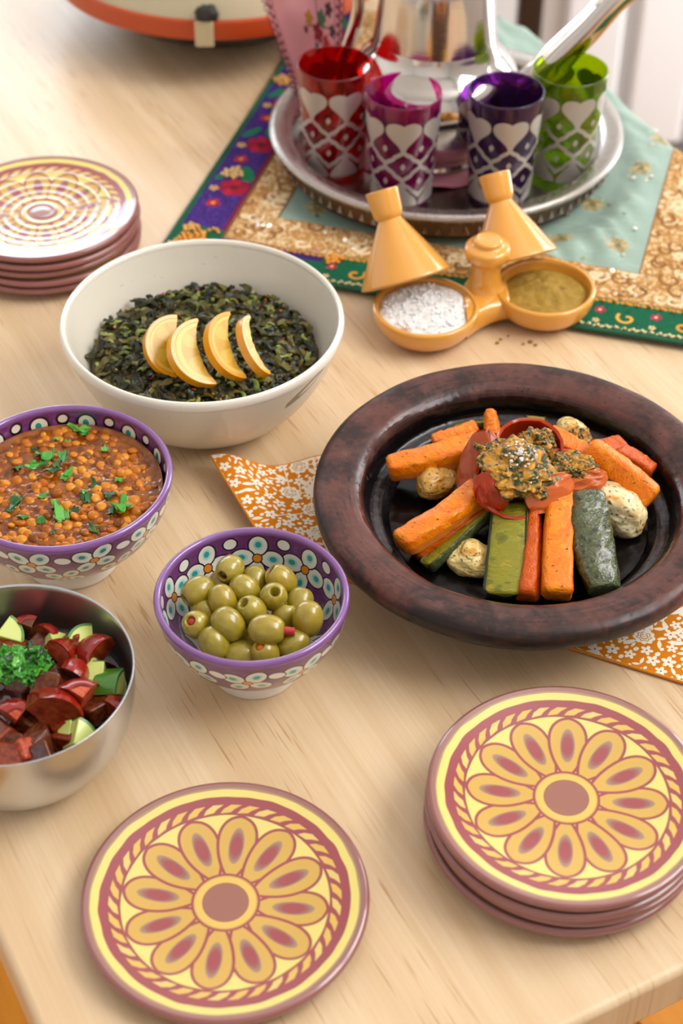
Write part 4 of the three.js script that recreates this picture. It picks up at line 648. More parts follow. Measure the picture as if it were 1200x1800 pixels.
// ------------------------------------------------------------------ the clay tagine dish and its food
const TG = [0.1112, -0.7955];
{
  const prof = spline([[0.0004, 0.0045], [0.07, 0.0045], [0.088, 0.006], [0.108, 0.022], [0.118, 0.034], [0.1265, 0.042], [0.1288, 0.048], [0.1278, 0.0535], [0.1225, 0.0565], [0.114, 0.0565], [0.1045, 0.0545], [0.0985, 0.050], [0.0955, 0.043], [0.0945, 0.0375], [0.0915, 0.0355], [0.0868, 0.0345], [0.083, 0.030], [0.070, 0.0215], [0.04, 0.0175], [0.0004, 0.017]], 150);
  const g = lathe(prof, 200);
  displace(g, (v) => { const n = 0.0005 * fbm(v.x * 40, v.y * 40, v.z * 40, 2); v.x *= 1 + n * 3; v.z *= 1 + n * 3; v.y += 0.0008 * nz(v.x * 22, v.z * 22, 4) * sstep(0.03, 0.05, v.y); });
  // colour and relief follow the place on the dish: u runs round it, v along its profile
  const N0 = prof.length - 1, clay = (u, v) => {
    const q = prof[Math.min(N0, Math.round(v * N0))], a = u * TAU, x = q.x * Math.sin(a), z = q.x * Math.cos(a), y = q.y, r = q.x;
    const n = fbm(x * 26, z * 26, y * 30, 4), fine = fbm(x * 240, z * 240, y * 240, 3), s = nz(x * 75, z * 75, y * 75), streak = fbm(a * 3, r * 700, y * 400, 2);
    return { n, fine, s, streak, r, y, inside: v > 0.5 };
  };
  const map = dataTex(1400, 700, (u, v) => {
    const { n, fine, s, streak, r, y, inside } = clay(u, v);
    let c = mix3(C('#5a322a'), C('#26130f'), clamp(0.42 + n * 2.0 + fine * 0.9 + streak * 0.4)); c = mix3(c, C('#84564a'), clamp((s - 0.2) * 1.4 + fine * 1.0) * 0.5);
    if (fine < -0.42) c = mix3(c, C('#120c0c'), 0.7);
    c = mix3(c, C('#161011'), clamp(sstep(0.119, 0.1285, r) * (0.35 + 1.3 * n + 0.5 * s + 0.5 * fine) + (!inside && y < 0.046 ? 0.55 + n : 0)));
    if (inside && y > 0.015 && r < 0.104) { const deep = 1 - sstep(0.0955, 0.1015, r + 0.004 * n + 0.002 * fine), ring = sstep(0.0850, 0.0870, r) * (1 - sstep(0.0918, 0.094, r)); c = mix3(mix3(c, C('#0a080a'), deep), C('#4a4244'), clamp(ring * (0.5 + 0.6 * fine + 0.5 * n))); }
    c.convertLinearToSRGB(); return [c.r, c.g, c.b];
  });
  const relief = dataTex(700, 350, (u, v) => { const { fine, s, streak } = clay(u, v); const k = 0.5 + 0.3 * fine + 0.1 * s + 0.2 * streak; return [k, k, k]; }, { srgb: false });
  const t = thing('tagine_dish', 'wide dark brown clay tagine dish with a thick worn rim', 'tagine', [TG[0], 0, TG[1]]);
  const gl = dataTex(512, 256, (u, v) => { const n = fbm(Math.cos(u * TAU) * 6, Math.sin(u * TAU) * 6, v * 14, 4); const k = v > 0.60 ? 0.2 + 0.15 * n : 0.42 + 0.3 * n; return [k, clamp(k, 0.08, 1), k]; }, { srgb: false });
  part('body', g, std({ map, bumpMap: relief, bumpScale: 0.0007, roughness: 1, roughnessMap: gl, specularIntensity: 0.75 }), t);
  const sauce = sheet(120, 40, (u, v) => { const a = u * TAU, r = Math.max(1e-4, v * 0.081), x = Math.cos(a) * r, z = -Math.sin(a) * r; return V(x, 0.0285 + 0.0016 * fbm(x * 75, z * 75, 3, 3), z); });
  single('tagine_sauce', sauce.translate(TG[0], 0, TG[1]), std({ color: C('#090504'), roughness: 0.2, specularIntensity: 0.45 }), 'dark oily sauce lying in the bottom of the clay tagine dish', 'sauce', undefined, 'stuff');
}
// a lofted stick of vegetable from p0 to p1; w = widths, h = heights at the two ends
const superRing = (n, p) => Array.from({ length: n }, (_, j) => { const a = j / n * TAU, c = Math.cos(a), s = Math.sin(a); return [Math.sign(c) * Math.pow(Math.abs(c), p) * 0.5, Math.sign(s) * Math.pow(Math.abs(s), p) * 0.5]; });
const arcRing = (a0, a1, ro, ri, n = 12) => { const o = []; for (let j = 0; j <= n; j++) { const a = lerp(a0, a1, j / n); o.push([Math.cos(a) * ro, Math.sin(a) * ro]); } for (let j = n; j >= 0; j--) { const a = lerp(a0, a1, j / n); o.push([Math.cos(a) * ri, Math.sin(a) * ri]); } return o; };
function stick(p0, p1, w, h, prof, { roll = 0, bend = 0, seed = 0, amp = 0.0006, round = 0.05, n = 26 } = {}) {
  const a = V(...p0), b = V(...p1), d = b.clone().sub(a).normalize(), side = V(0, 0, 0).crossVectors(d, V(0, 1, 0)).normalize(), up = V(0, 0, 0).crossVectors(side, d), rings = [];
  for (let k = 0; k <= n; k++) {
    const t = k / n, e = Math.min(1, Math.sqrt(clamp(Math.min(t, 1 - t) / round)) * 0.22 + 0.78), c = a.clone().lerp(b, t).addScaledVector(side, bend * Math.sin(t * Math.PI)).addScaledVector(up, Math.abs(bend) * 0.3 * Math.sin(t * Math.PI));
    const W = lerp(w[0], w[1], t) * e, H = lerp(h[0], h[1], t) * e, cr = Math.cos(roll), sr = Math.sin(roll);
    rings.push(prof.map(([x, y], j) => { const q = amp * fbm(x * 3 + seed, y * 3 + t * 7, seed * 2.1, 2), X = x * W * (1 + q / W * 2), Y = y * H * (1 + q / H * 2); return c.clone().addScaledVector(side, X * cr - Y * sr).addScaledVector(up, X * sr + Y * cr); }));
  }
  return loft(rings);
}
{
  const speckle = (base, specks, n, w = 256) => canvasTex(w, w, (g) => { g.fillStyle = base; g.fillRect(0, 0, w, w); for (let i = 0; i < n; i++) { const [c, r0, r1] = specks[i % specks.length]; g.fillStyle = c; g.beginPath(); g.ellipse(rr(0, w), rr(0, w), rr(r0, r1), rr(r0, r1) * 0.6, rr(0, 3), 0, TAU); g.fill(); } });
  reseed(101);
  const carrotA = speckle('#ea7a00', [['rgba(248,158,14,0.35)', 8, 22], ['rgba(222,96,0,0.4)', 6, 20], ['rgba(60,34,8,0.85)', 1, 3.2], ['rgba(245,180,40,0.4)', 3, 10], ['rgba(70,70,20,0.7)', 1.5, 4.5]], 200), carrotB = speckle('#c85200', [['rgba(230,120,20,0.4)', 6, 18], ['rgba(190,70,5,0.35)', 6, 18], ['rgba(50,20,8,0.85)', 1.2, 3.2], ['rgba(235,140,40,0.3)', 3, 9]], 180);
  const wetBump = dataTex(256, 256, (u, v) => { const n = 0.5 + 0.35 * fbm(u * 14, v * 14, 3, 3) + 0.15 * nz(u * 60, v * 60, 1); return [n, n, n]; }, { srgb: false });
  const wet = { roughness: 0.34, specularIntensity: 0.75, clearcoat: 0.1, clearcoatRoughness: 0.1, bumpMap: wetBump, bumpScale: 0.0012 };
  const cm = [std({ map: carrotA, ...wet }), std({ map: carrotB, ...wet })], sq = superRing(20, 0.42), wedgeProf = superRing(20, 0.5).map(([x, y]) => [x * (0.75 - 0.5 * y), y]);
  const G = 'carrot sticks in the tagine';
  const carrots = [
    ['thick carrot stick laid above the spiced chicken, towards the cream bowl', [0.0296, 0.043, -0.8257], [0.0903, 0.056, -0.8344], [.0155, .019], [.014, .016], sq, 0, 1, .002],
    ['long bright carrot stick above the thin zucchini strip', [0.0358, 0.041, -0.757], [0.0873, 0.055, -0.7939], [.0175, .017], [.014, .014], sq, 0.15, 2, .003, 0],
    ['dark carrot stick lying beneath the long bright one by the thin zucchini', [0.0447, 0.033, -0.7579], [0.0883, 0.044, -0.7866], [.012, .013], [.010, .010], sq, 0.1, 3, 0, 1],
    ['deep orange carrot stick pressed between the zucchini slab and the brighter carrot', [0.11, 0.036, -0.7175], [0.1178, 0.052, -0.7754], [.0185, .012], [.014, .014], wedgeProf, 0.1, 4, .001, 1],
    ['bright carrot stick running straight to the near rim beside the whole zucchini', [0.1278, 0.039, -0.7156], [0.1346, 0.058, -0.7855], [.0195, .0165], [.015, .016], sq, -0.05, 5, -.001],
    ['long carrot stick lying over the chicken piece and pointing to the table edge', [0.1946, 0.048, -0.7935], [0.1547, 0.062, -0.8249], [.0185, .021], [.014, .016], wedgeProf, -0.3, 6, .002],
    ['short carrot stick tucked behind the herb filled tomato', [0.1545, 0.056, -0.8248], [0.1311, 0.06, -0.8401], [.012, .013], [.012, .012], sq, 0.2, 7, 0],
    ['carrot stick end showing behind the long one', [0.1803, 0.047, -0.8453], [0.1595, 0.05, -0.8319], [.013, .014], [.012, .013], sq, 0.1, 8, 0, 1],
    ['darker carrot stick partly covered with herbs below the far wall', [0.1976, 0.043, -0.8226], [0.1766, 0.048, -0.8367], [.012, .014], [.011, .012], sq, -0.2, 9, .001, 1],
    ['pointed carrot piece standing upright at the back of the heap', [0.0974, 0.05, -0.8485], [0.096, 0.059, -0.8654], [.0155, .010], [.013, .010], wedgeProf, 0.2, 10, 0],
    ['carrot stick half hidden under herbs behind the thick one', [0.059, 0.042, -0.8532], [0.0886, 0.048, -0.8595], [.010, .012], [.010, .011], sq, 0, 11, .001],
  ];
  carrots.forEach(([label, a, b, w, h, prof, roll, seed, bend, mi = 0]) => single('carrot_stick', stick(a, b, w, h, prof, { roll, seed, bend, amp: 0.0012 }), cm[mi], label, 'carrot', G));
  // zucchini
  const fleshZ = std({ map: speckle('#8a8420', [['rgba(150,150,50,0.5)', 5, 16], ['rgba(90,92,25,0.5)', 4, 14], ['rgba(190,150,40,0.5)', 2, 8], ['rgba(60,60,25,0.5)', 1, 4]], 260), ...wet }), skinZ = std({ map: speckle('#3a4420', [['rgba(70,80,40,0.6)', 3, 10], ['rgba(30,36,18,0.6)', 3, 10], ['rgba(120,110,40,0.5)', 1, 5], ['rgba(90,98,70,0.5)', 2, 7]], 420), ...wet }), skinDark = std({ map: speckle('#4c532c', [['rgba(120,128,100,0.5)', 2, 6], ['rgba(44,48,30,0.5)', 3, 9], ['rgba(130,120,40,0.45)', 1, 5], ['rgba(20,22,16,0.6)', 2, 8]], 700), roughness: 0.3, clearcoat: 0.6, clearcoatRoughness: 0.12, bumpMap: wetBump, bumpScale: 0.002 });
  const GZ = 'zucchini pieces in the tagine';
  const zuc = (label, a, b, w, h, flip, o, sm = skinZ) => {
    const t = thing('zucchini_piece', label, 'zucchini', [0, 0, 0], 0, GZ), half = [[0.46, 0.12], [0.2, 0.16], [-0.2, 0.16], [-0.46, 0.12], ...Array.from({ length: 11 }, (_, j) => { const q = Math.PI + 0.1 + j / 10 * (Math.PI - 0.2); return [Math.cos(q) * 0.46, Math.sin(q) * 0.6 + 0.1]; })].reverse();
    const sh = arcRing(Math.PI - 0.12, TAU + 0.12, 0.5, 0.44, 16).map(([x, y]) => [x, y * 1.25 + 0.1]);
    part('flesh', stick(a, b, w, h, half.reverse(), { ...o, amp: 0.0014 }), fleshZ, t); part('skin', stick(a, b, w, h, sh.reverse().reverse(), { ...o, amp: 0.0004 }), sm, t, 'dark green skin'); settle(t);
  };
  zuc('broad zucchini slab showing pale olive flesh, between two carrots at the near side', [0.0973, 0.036, -0.7193], [0.1036, 0.055, -0.7792], [.0265, .0225], [.016, .017], 0, { roll: 0.12, seed: 21 });
  zuc('thin dark zucchini strip lying below the long carrot', [0.0513, 0.034, -0.7464], [0.0936, 0.048, -0.7859], [.0135, .0125], [.013, .012], 0, { roll: 0.5, seed: 22 });
  zuc('small yellow green zucchini end at the back of the heap', [0.1279, 0.045, -0.8753], [0.1249, 0.05, -0.8533], [.013, .014], [.012, .012], 0, { roll: 0, seed: 23 });
  zuc('dark zucchini piece with herbs behind the thick carrot', [0.0744, 0.043, -0.8673], [0.0934, 0.048, -0.8654], [.013, .012], [.012, .012], 0, { roll: 0.5, seed: 24 });
  zuc('dark roasted zucchini piece near the far wall behind the long carrot', [0.1911, 0.043, -0.8337], [0.1769, 0.046, -0.8402], [.014, .013], [.012, .012], 0, { roll: 2.8, seed: 25 });
  { // the whole zucchini with wrinkled skin
    const prof = superRing(30, 0.95), g = stick([0.1564, 0.0395, -0.7191], [0.1501, 0.058, -0.7835], [.0235, .0285], [.019, .021], prof, { seed: 26, amp: 0.0016, round: 0.26, n: 60, bend: -0.002 });
    displace(g, (v) => { v.y += 0.0005 * nz(v.x * 420, v.y * 420, v.z * 420) + 0.0005 * nz(v.x * 160, v.y * 160, v.z * 160); });
    single('zucchini_piece', g, skinDark, 'thick zucchini piece with wrinkled grey green skin, next to the pale chicken', 'zucchini', GZ);
  }
  // chicken
  const chickMat = std({ vertexColors: true, roughness: 0.34, clearcoat: 0.2, clearcoatRoughness: 0.18 });
  const chicken = (label, c, s, seed, pale, spice) => {
    const g = blob(28); 
    displace(g, (v) => { const n = 1 + 0.34 * fbm(v.x * 0.95 + seed, v.y * 0.95, v.z * 0.95, 2) - 0.05 * Math.abs(nz(v.x * 2.6 + seed, v.y * 4.5, v.z * 2.6)) + 0.022 * fbm(v.x * 8, v.y * 8 + seed, v.z * 8, 3); v.multiplyScalar(n); });
    colorize(g, (v) => { const a = fbm(v.x * 2 + seed, v.y * 2, v.z * 2, 3), b = fbm(v.x * 6, v.y * 6 + seed, v.z * 6, 2), d = nz(v.x * 9 + seed, v.y * 9, v.z * 9); let k = mix3(C(pale), C('#c98a1e'), clamp(spice + a * 1.8)); k = mix3(k, C('#8a5210'), clamp((b - 0.1) * 1.4) * spice * 1.4); return d > 0.42 ? mix3(k, C('#2b2a16'), 0.85) : k; });
    g.scale(...s); g.rotateY(seed); g.translate(...c); single('chicken_piece', normals(g), chickMat, label, 'chicken', 'chicken pieces in the tagine');
  };
  chicken('spiced chicken piece between the two carrots near the far inner wall', [0.0608, 0.039, -0.8206], [.017, .012, .014], 1.2, '#d8b060', 0.5);
  chicken('pale chicken piece half hidden by the zucchini slab at the near side', [0.0792, 0.034, -0.7526], [.015, .011, .013], 2.6, '#ecd28a', 0.15);
  chicken('largest pale chicken piece beside the thick wrinkled zucchini', [0.1697, 0.041, -0.7921], [.0165, .017, .021], 4.1, '#f0dfae', 0.1);
  chicken('chicken piece with a herb crust at the back of the heap', [0.1494, 0.047, -0.8554], [.013, .011, .011], 5.3, '#dcc07a', 0.3);
  chicken('chicken at the core of the heap under the tomatoes', [0.1179, 0.036, -0.8201], [.030, .016, .024], 6.9, '#d8b060', 0.5);
  // soft tomatoes
  const tomSkin = std({ color: C('#c43c0c'), roughness: 0.24, specularIntensity: 0.8, clearcoat: 0.15, clearcoatRoughness: 0.1, transmission: 0.25, thickness: 0 }), tomSkin2 = std({ color: C('#b4480f'), roughness: 0.28, specularIntensity: 0.8, clearcoat: 0.15, clearcoatRoughness: 0.14, transmission: 0.2, thickness: 0 });
  const shell = (r, th, p0, p1, q0, q1, seed) => { const rings = []; for (let k = 0; k <= 20; k++) { const a = lerp(p0, p1, k / 20), ring = [], pt = (q, rad) => V(Math.cos(a) * Math.sin(q) * rad, -Math.cos(q) * rad, Math.sin(a) * Math.sin(q) * rad); for (let j = 0; j <= 14; j++) { const q = lerp(q0, q1, j / 14); ring.push(pt(q, r * (1 + 0.10 * fbm(Math.cos(a) * 1.5 + seed, q * 1.5, Math.sin(a) * 1.5, 2)))); } for (let j = 14; j >= 0; j--) { const q = lerp(q0, q1, j / 14); ring.push(pt(q, (r - th) * (1 + 0.10 * fbm(Math.cos(a) * 1.5 + seed, q * 1.5, Math.sin(a) * 1.5, 2)))); } rings.push(ring); } return toCreasedNormals(loft(rings, Math.abs(p1 - p0) < TAU - 0.01), 0.9); };
  const tom = (label, c, r, arc, tilt, seed, m = tomSkin) => { const g = shell(r, 0.0022, arc[0], arc[1], arc[2], arc[3], seed); g.rotateX(tilt[0]); g.rotateZ(tilt[1]); g.rotateY(tilt[2] || 0); g.translate(...c); single('tomato_skin', g, m, label, 'tomato', 'soft tomatoes on the tagine'); };
  tom('tomato half cupping the herb paste at the very middle of the heap', [0.1063, 0.065, -0.789], .0255, [0, TAU, 0.15, 1.6], [0.45, 0.0], 1);
  tom('tomato ring at the back of the heap behind the herb paste', [0.1173, 0.066, -0.8182], .0225, [0, TAU, 0.6, 1.75], [0.3, -0.1], 3);
  tom('tomato half under the smaller herb paste beside the long carrot', [0.1417, 0.059, -0.7993], .0225, [0, TAU, 0.15, 1.45], [0.4, -0.15], 4);
  // loose flaps of tomato: curved, with thickness; frame given by the way the flap faces and the way it points
  const flap = (label, c, w, l, face, point, curl, m, seed) => {
    const f = V(...face), camera3 = (v) => V(v.x, v.y * 0.741 + v.z * 0.671, -v.y * 0.671 + v.z * 0.741), z = camera3(f).normalize(), y0 = camera3(V(...point)), x = V(0, 0, 0).crossVectors(y0, z).normalize(), y = V(0, 0, 0).crossVectors(z, x), rings = [];
    for (let k = 0; k <= 22; k++) { const s = k / 22 * 2 - 1, ww = w * 0.5 * Math.pow(Math.max(0.03, 1 - Math.pow(Math.abs(s), 2.6)), 0.5), ring = [], pt = (u, d) => { const px = u * ww, py = s * l * 0.5 + 0.0012 * nz(u * 2 + seed, s * 2, 4), pz = -curl * (px * px / (w * w) * 4 * w * 0.13 + s * s * l * 0.06) + 0.0022 * nz(u * 1.6 + seed, s * 2.2, 1) + 0.0008 * nz(u * 5, s * 6 + seed, 1) - d; return V(...c).addScaledVector(x, px).addScaledVector(y, py).addScaledVector(z, pz); }; for (let j = 0; j <= 14; j++) ring.push(pt(j / 7 - 1, 0)); for (let j = 14; j >= 0; j--) ring.push(pt(j / 7 - 1, 0.0022)); rings.push(ring); }
    single('tomato_skin', toCreasedNormals(loft(rings), 0.9), m, label, 'tomato', 'soft tomatoes on the tagine');
  };
  const tomFlesh = std({ color: C('#cc6228'), roughness: 0.28, specularIntensity: 0.8, clearcoat: 0.15, clearcoatRoughness: 0.15 });
  flap('large brownish tomato flap standing between the thick carrot and the herb paste', [0.0823, 0.067, -0.8047], .0235, .043, [-.45, .15, .9], [.32, 1, 0], 1, tomSkin2, 3);
  flap('tomato flap curling up under the herb paste above the long carrot', [0.0903, 0.067, -0.775], .026, .020, [-.2, -.3, .9], [.9, .5, 0], 1, tomSkin, 5);
  flap('pinkish tomato flap hanging below the herb paste over the bright carrot', [0.1283, 0.067, -0.7753], .033, .022, [.3, -.15, .95], [-.5, 1, 0], 1, tomFlesh, 7);
  flap('tomato flap under the smaller herb paste beside the wrinkled zucchini', [0.1521, 0.064, -0.7889], .027, .014, [.2, -.1, .95], [-.35, 1, 0], 1, tomFlesh, 9);
  // herb paste
  const herbMat = std({ vertexColors: true, roughness: 0.38, specularIntensity: 0.7 });
  const paste = (label, c, s, seed, salt) => {
    const g = blob(44);
    displace(g, (v) => { const n = 1 + 0.5 * fbm(v.x * 1.5 + seed, v.y * 1.5, v.z * 1.5, 2) + 0.16 * fbm(v.x * 4 + seed, v.y * 4, v.z * 4, 2) + 0.05 * fbm(v.x * 13, v.y * 13 + seed, v.z * 13, 2); v.multiplyScalar(n); });
    colorize(g, (v) => { const a = fbm(v.x * 2.6 + seed, v.y * 2.6, v.z * 2.6, 2) * 3 - 0.2, b = nz(v.x * 5, v.y * 5 + seed, v.z * 5), d = nz(v.x * 8 + seed, v.y * 8, v.z * 8); let k = mix3(C('#b87c14'), C('#343a18'), clamp(0.72 + a)); if (b > 0.2) k = mix3(k, C('#1e2414'), clamp(b * 2)); if (d > 0.3) k = mix3(k, C('#d39a34'), 0.8); if (d < -0.38) k = mix3(k, C('#8d8a62'), 0.7); return k; });
    g.scale(...s); normals(g); g.translate(...c);
    const t = thing('herb_paste', label, 'herb paste', [0, 0, 0], 0, 'herb paste on the tagine'); part('paste', g, herbMat, t);
    if (salt) { const N = 70, im = new THREE.InstancedMesh(new THREE.BoxGeometry(0.0011, 0.0009, 0.001), std({ color: C('#f4efe6'), roughness: 0.25, transmission: 0.3, thickness: 0 }), N), M = new THREE.Matrix4(), q = new THREE.Quaternion(); reseed(131); for (let i = 0; i < N; i++) { const k = Math.floor(rnd() * g.attributes.position.count); let vx = g.attributes.position.getX(k), vy = g.attributes.position.getY(k), vz = g.attributes.position.getZ(k); if (vy < c[1] + s[1] * 0.55) { const f = rnd() * TAU, e = rnd() * 0.5; vx = c[0] + Math.cos(f) * e * s[0]; vz = c[2] + Math.sin(f) * e * s[2]; vy = c[1] + s[1] * Math.sqrt(1 - e * e) * 1.12; } q.setFromEuler(new THREE.Euler(rr(0, 3), rr(0, 3), rr(0, 3))); const f = rr(0.7, 1.5); im.setMatrixAt(i, M.compose(V(vx, vy, vz), q, V(f, f, f))); } im.name = 'salt_crystals'; im.userData = { kind: 'stuff', label: 'coarse white salt crystals' }; t.add(shade(im)); }
    settle(t);
  };
  paste('biggest heap of orange and green herb paste topped with coarse salt', [0.1087, 0.071, -0.7933], [.0215, .0125, .0245], 1.5, true);
  paste('smaller herb paste heap beside the long carrot stick', [0.142, 0.064, -0.8033], [.0155, .0090, .0130], 4.2);
  paste('dark knob of herb paste next to the folded tomato skin', [0.0926, 0.068, -0.8124], [.0105, .009, .011], 7.7);
  paste('herb paste in the tomato ring at the back', [0.1228, 0.068, -0.8225], [.0115, .009, .0095], 9.9);
  paste('herb paste clinging to the chicken at the back of the heap', [0.1524, 0.053, -0.8442], [.008, .007, .008], 12.4);
}
// ------------------------------------------------------------------ spice holder with two lids
{
  const ceramic = glaze(C('#e09a34'), { roughness: 0.3, clearcoat: 1, clearcoatRoughness: 0.06 }), raw = std({ color: C('#d3a276'), roughness: 0.7 });
  const t = thing('spice_holder', 'orange ceramic double spice dish with a knobbed handle between its bowls', 'spice dish');
  const bowls = [[0.0613, -1.0311, 0.0391], [0.1507, -1.0573, 0.0381]];
  for (const [x, z, R] of bowls) {
    const prof = spline([[0.0004, 0.0010], [0.020, 0.0010], [0.029, 0.004], [0.0352, 0.0105], [R - 0.0004, 0.0185], [R, 0.0230], [R - 0.002, 0.0252], [R - 0.0042, 0.0235], [R - 0.006, 0.0165], [0.026, 0.0075], [0.0004, 0.0065]], 60);
    part('dish', lathe(prof, 72).translate(x, 0, z), ceramic, t);
  }
  const mid = V(0.1062, 0, -1.0545);
  const bridge = loft(Array.from({ length: 17 }, (_, k) => { const s = k / 16, x = lerp(bowls[0][0] + 0.028, bowls[1][0] - 0.028, s), z = lerp(bowls[0][1], bowls[1][1], s) + 0.0, w = 0.0145 + 0.006 * Math.pow(2 * s - 1, 2), yt = 0.0238, yb = 0.004; return superRing(18, 0.6).map(([a, b]) => V(x + a * 0.1 * w, (yt + yb) / 2 + b * (yt - yb), z + a * 2 * w)); }));
  part('bridge', bridge, ceramic, t);
  part('handle', lathe(spline([[0.0190, 0.012], [0.0165, 0.020], [0.0125, 0.029], [0.0112, 0.038], [0.0122, 0.046], [0.0158, 0.050], [0.0170, 0.0545], [0.0162, 0.0585], [0.0118, 0.0605], [0.0108, 0.0612], [0.0104, 0.0638], [0.0085, 0.0650], [0.0004, 0.0652]], 60), 48).translate(mid.x, 0, mid.z - 0.004), ceramic, t, 'round stepped knob on a stem');
  settle(t);
  const cone = lathe([...spline([[0.0320, 0.0006], [0.0335, 0.0], [0.0338, 0.0015], [0.0240, 0.0190], [0.0150, 0.0345], [0.0092, 0.0445]], 40).map((p) => [p.x, p.y]), [0.0088, 0.0462], [0.0004, 0.0462]], 64), inside = lathe([[0.0322, 0.0004], [0.0225, 0.0178], [0.0135, 0.0330], [0.0004, 0.042]], 48), knob = lathe(spline([[0.0086, 0.0450], [0.0098, 0.0462], [0.0112, 0.0500], [0.0120, 0.0600], [0.0123, 0.0655], [0.0114, 0.0672], [0.0004, 0.0676]], 40), 48), foot = new THREE.TorusGeometry(0.0328, 0.0011, 8, 64).rotateX(Math.PI / 2);
  const lid = (label, c, lean, back, s) => { const l = thing('spice_cover', label, 'spice lid', [0, 0, 0], 0, 'cone lids of the spice dish'); part('cone', cone, ceramic, l); part('inside', inside, raw, l); part('knob', knob, ceramic, l, 'flared knob'); part('foot_ring', foot, raw, l, 'unglazed edge'); l.quaternion.setFromUnitVectors(V(0, 1, 0), V(-Math.sin(lean), Math.cos(lean) * Math.cos(back), -Math.cos(lean) * Math.sin(back)).normalize()); l.position.set(...c); l.scale.setScalar(s); };
  lid('cone shaped orange lid leaning on the dish of white salt', [0.0468, 0.033, -1.0532], 0.28, 0.56, 1.0);
  lid('cone shaped orange lid leaning behind the dish of yellow ground spice', [0.1288, 0.033, -1.0802], 0.25, 0.60, 0.97);
  const fill = (name, label, cat, [x, z, R], y, cols, amp, freq, seed, mound) => {
    const g = sheet(120, 50, (u, v) => { const a = u * TAU, r = Math.max(1e-4, v * (R - 0.0052)), px = Math.cos(a) * r, pz = -Math.sin(a) * r; return V(x + px, y + mound(px, pz) + amp * fbm(px * freq + seed, pz * freq, seed, 3) - 0.0012 * sstep(0.9, 1, v), z + pz); });
    colorize(g, (v) => { const n = fbm(v.x * 160 + seed, v.z * 160, 3, 2), m = nz(v.x * 900, v.z * 900, 5), st = Math.max(0, nz(v.x * 70 + seed, v.z * 70, 8) - 0.42) * 3; return mix3(mix3(C(cols[0]), C(cols[1]), clamp(0.4 + n * 0.8 + m * 0.6)), C(cols[2]), clamp(st)); });
    return single(name, g, std({ vertexColors: true, roughness: 0.75 }), label, cat, undefined, 'stuff');
  };
  fill('salt', 'coarse white salt filling one half of the spice dish', 'salt', bowls[0], 0.0215, ['#f2eee9', '#e0dad6', '#c88a50'], 0.0022, 120, 2, (x, z) => 0.003 * (1 - (x * x + z * z) / 0.0011));
  fill('ground_spice', 'yellowish brown ground spice filling the other half of the spice dish', 'spice', bowls[1], 0.0185, ['#a8842a', '#8c6a1e', '#7a5a18'], 0.0028, 75, 6, (x, z) => 0.0045 * (1 - (x * x + z * z) / 0.0009) * (0.6 + 0.5 * nz(x * 60, z * 60, 2)));
  reseed(141);
  const grain = new THREE.InstancedMesh(new THREE.BoxGeometry(0.0011, 0.001, 0.001), std({ color: C('#ffffff'), roughness: 0.3 }), 320), M = new THREE.Matrix4(), q = new THREE.Quaternion();
  for (let i = 0; i < 320; i++) { const a = rnd() * TAU, r = Math.sqrt(rnd()) * 0.031; q.setFromEuler(new THREE.Euler(rr(0, 3), rr(0, 3), rr(0, 3))); const k = rr(0.6, 1.5); grain.setMatrixAt(i, M.compose(V(Math.cos(a) * r, 0.0226 + 0.003 * (1 - r * r / 0.0011) + 0.0022 * fbm(Math.cos(a) * r * 120 + 2, -Math.sin(a) * r * -120 * -1, 2, 3), Math.sin(a) * r), q, V(k, k, k))); }
  grain.name = numbered('salt_grain'); grain.position.set(bowls[0][0], 0, bowls[0][1]); scene.add(shade(grain)); tag(grain, 'loose coarse grains lying on the white salt', 'salt', undefined, 'stuff');
  reseed(151); const crumbs = []; for (const [x, z] of [ [0.1172, -1.0223], [0.123, -1.0266], [0.1336, -1.0168], [0.1423, -1.0155], [0.1389, -1.0196], [0.1144, -1.018]]) { const g = new THREE.IcosahedronGeometry(rr(0.0009, 0.0022), 1).scale(1, 0.55, 0.8); g.translate(x, 0.0009, z); crumbs.push(g); }
  single('spice_crumbs', merge(crumbs), std({ color: C('#9a7020'), roughness: 0.9 }), 'few crumbs of ground spice spilled on the table before the spice dish', 'crumbs', undefined, 'stuff');
}

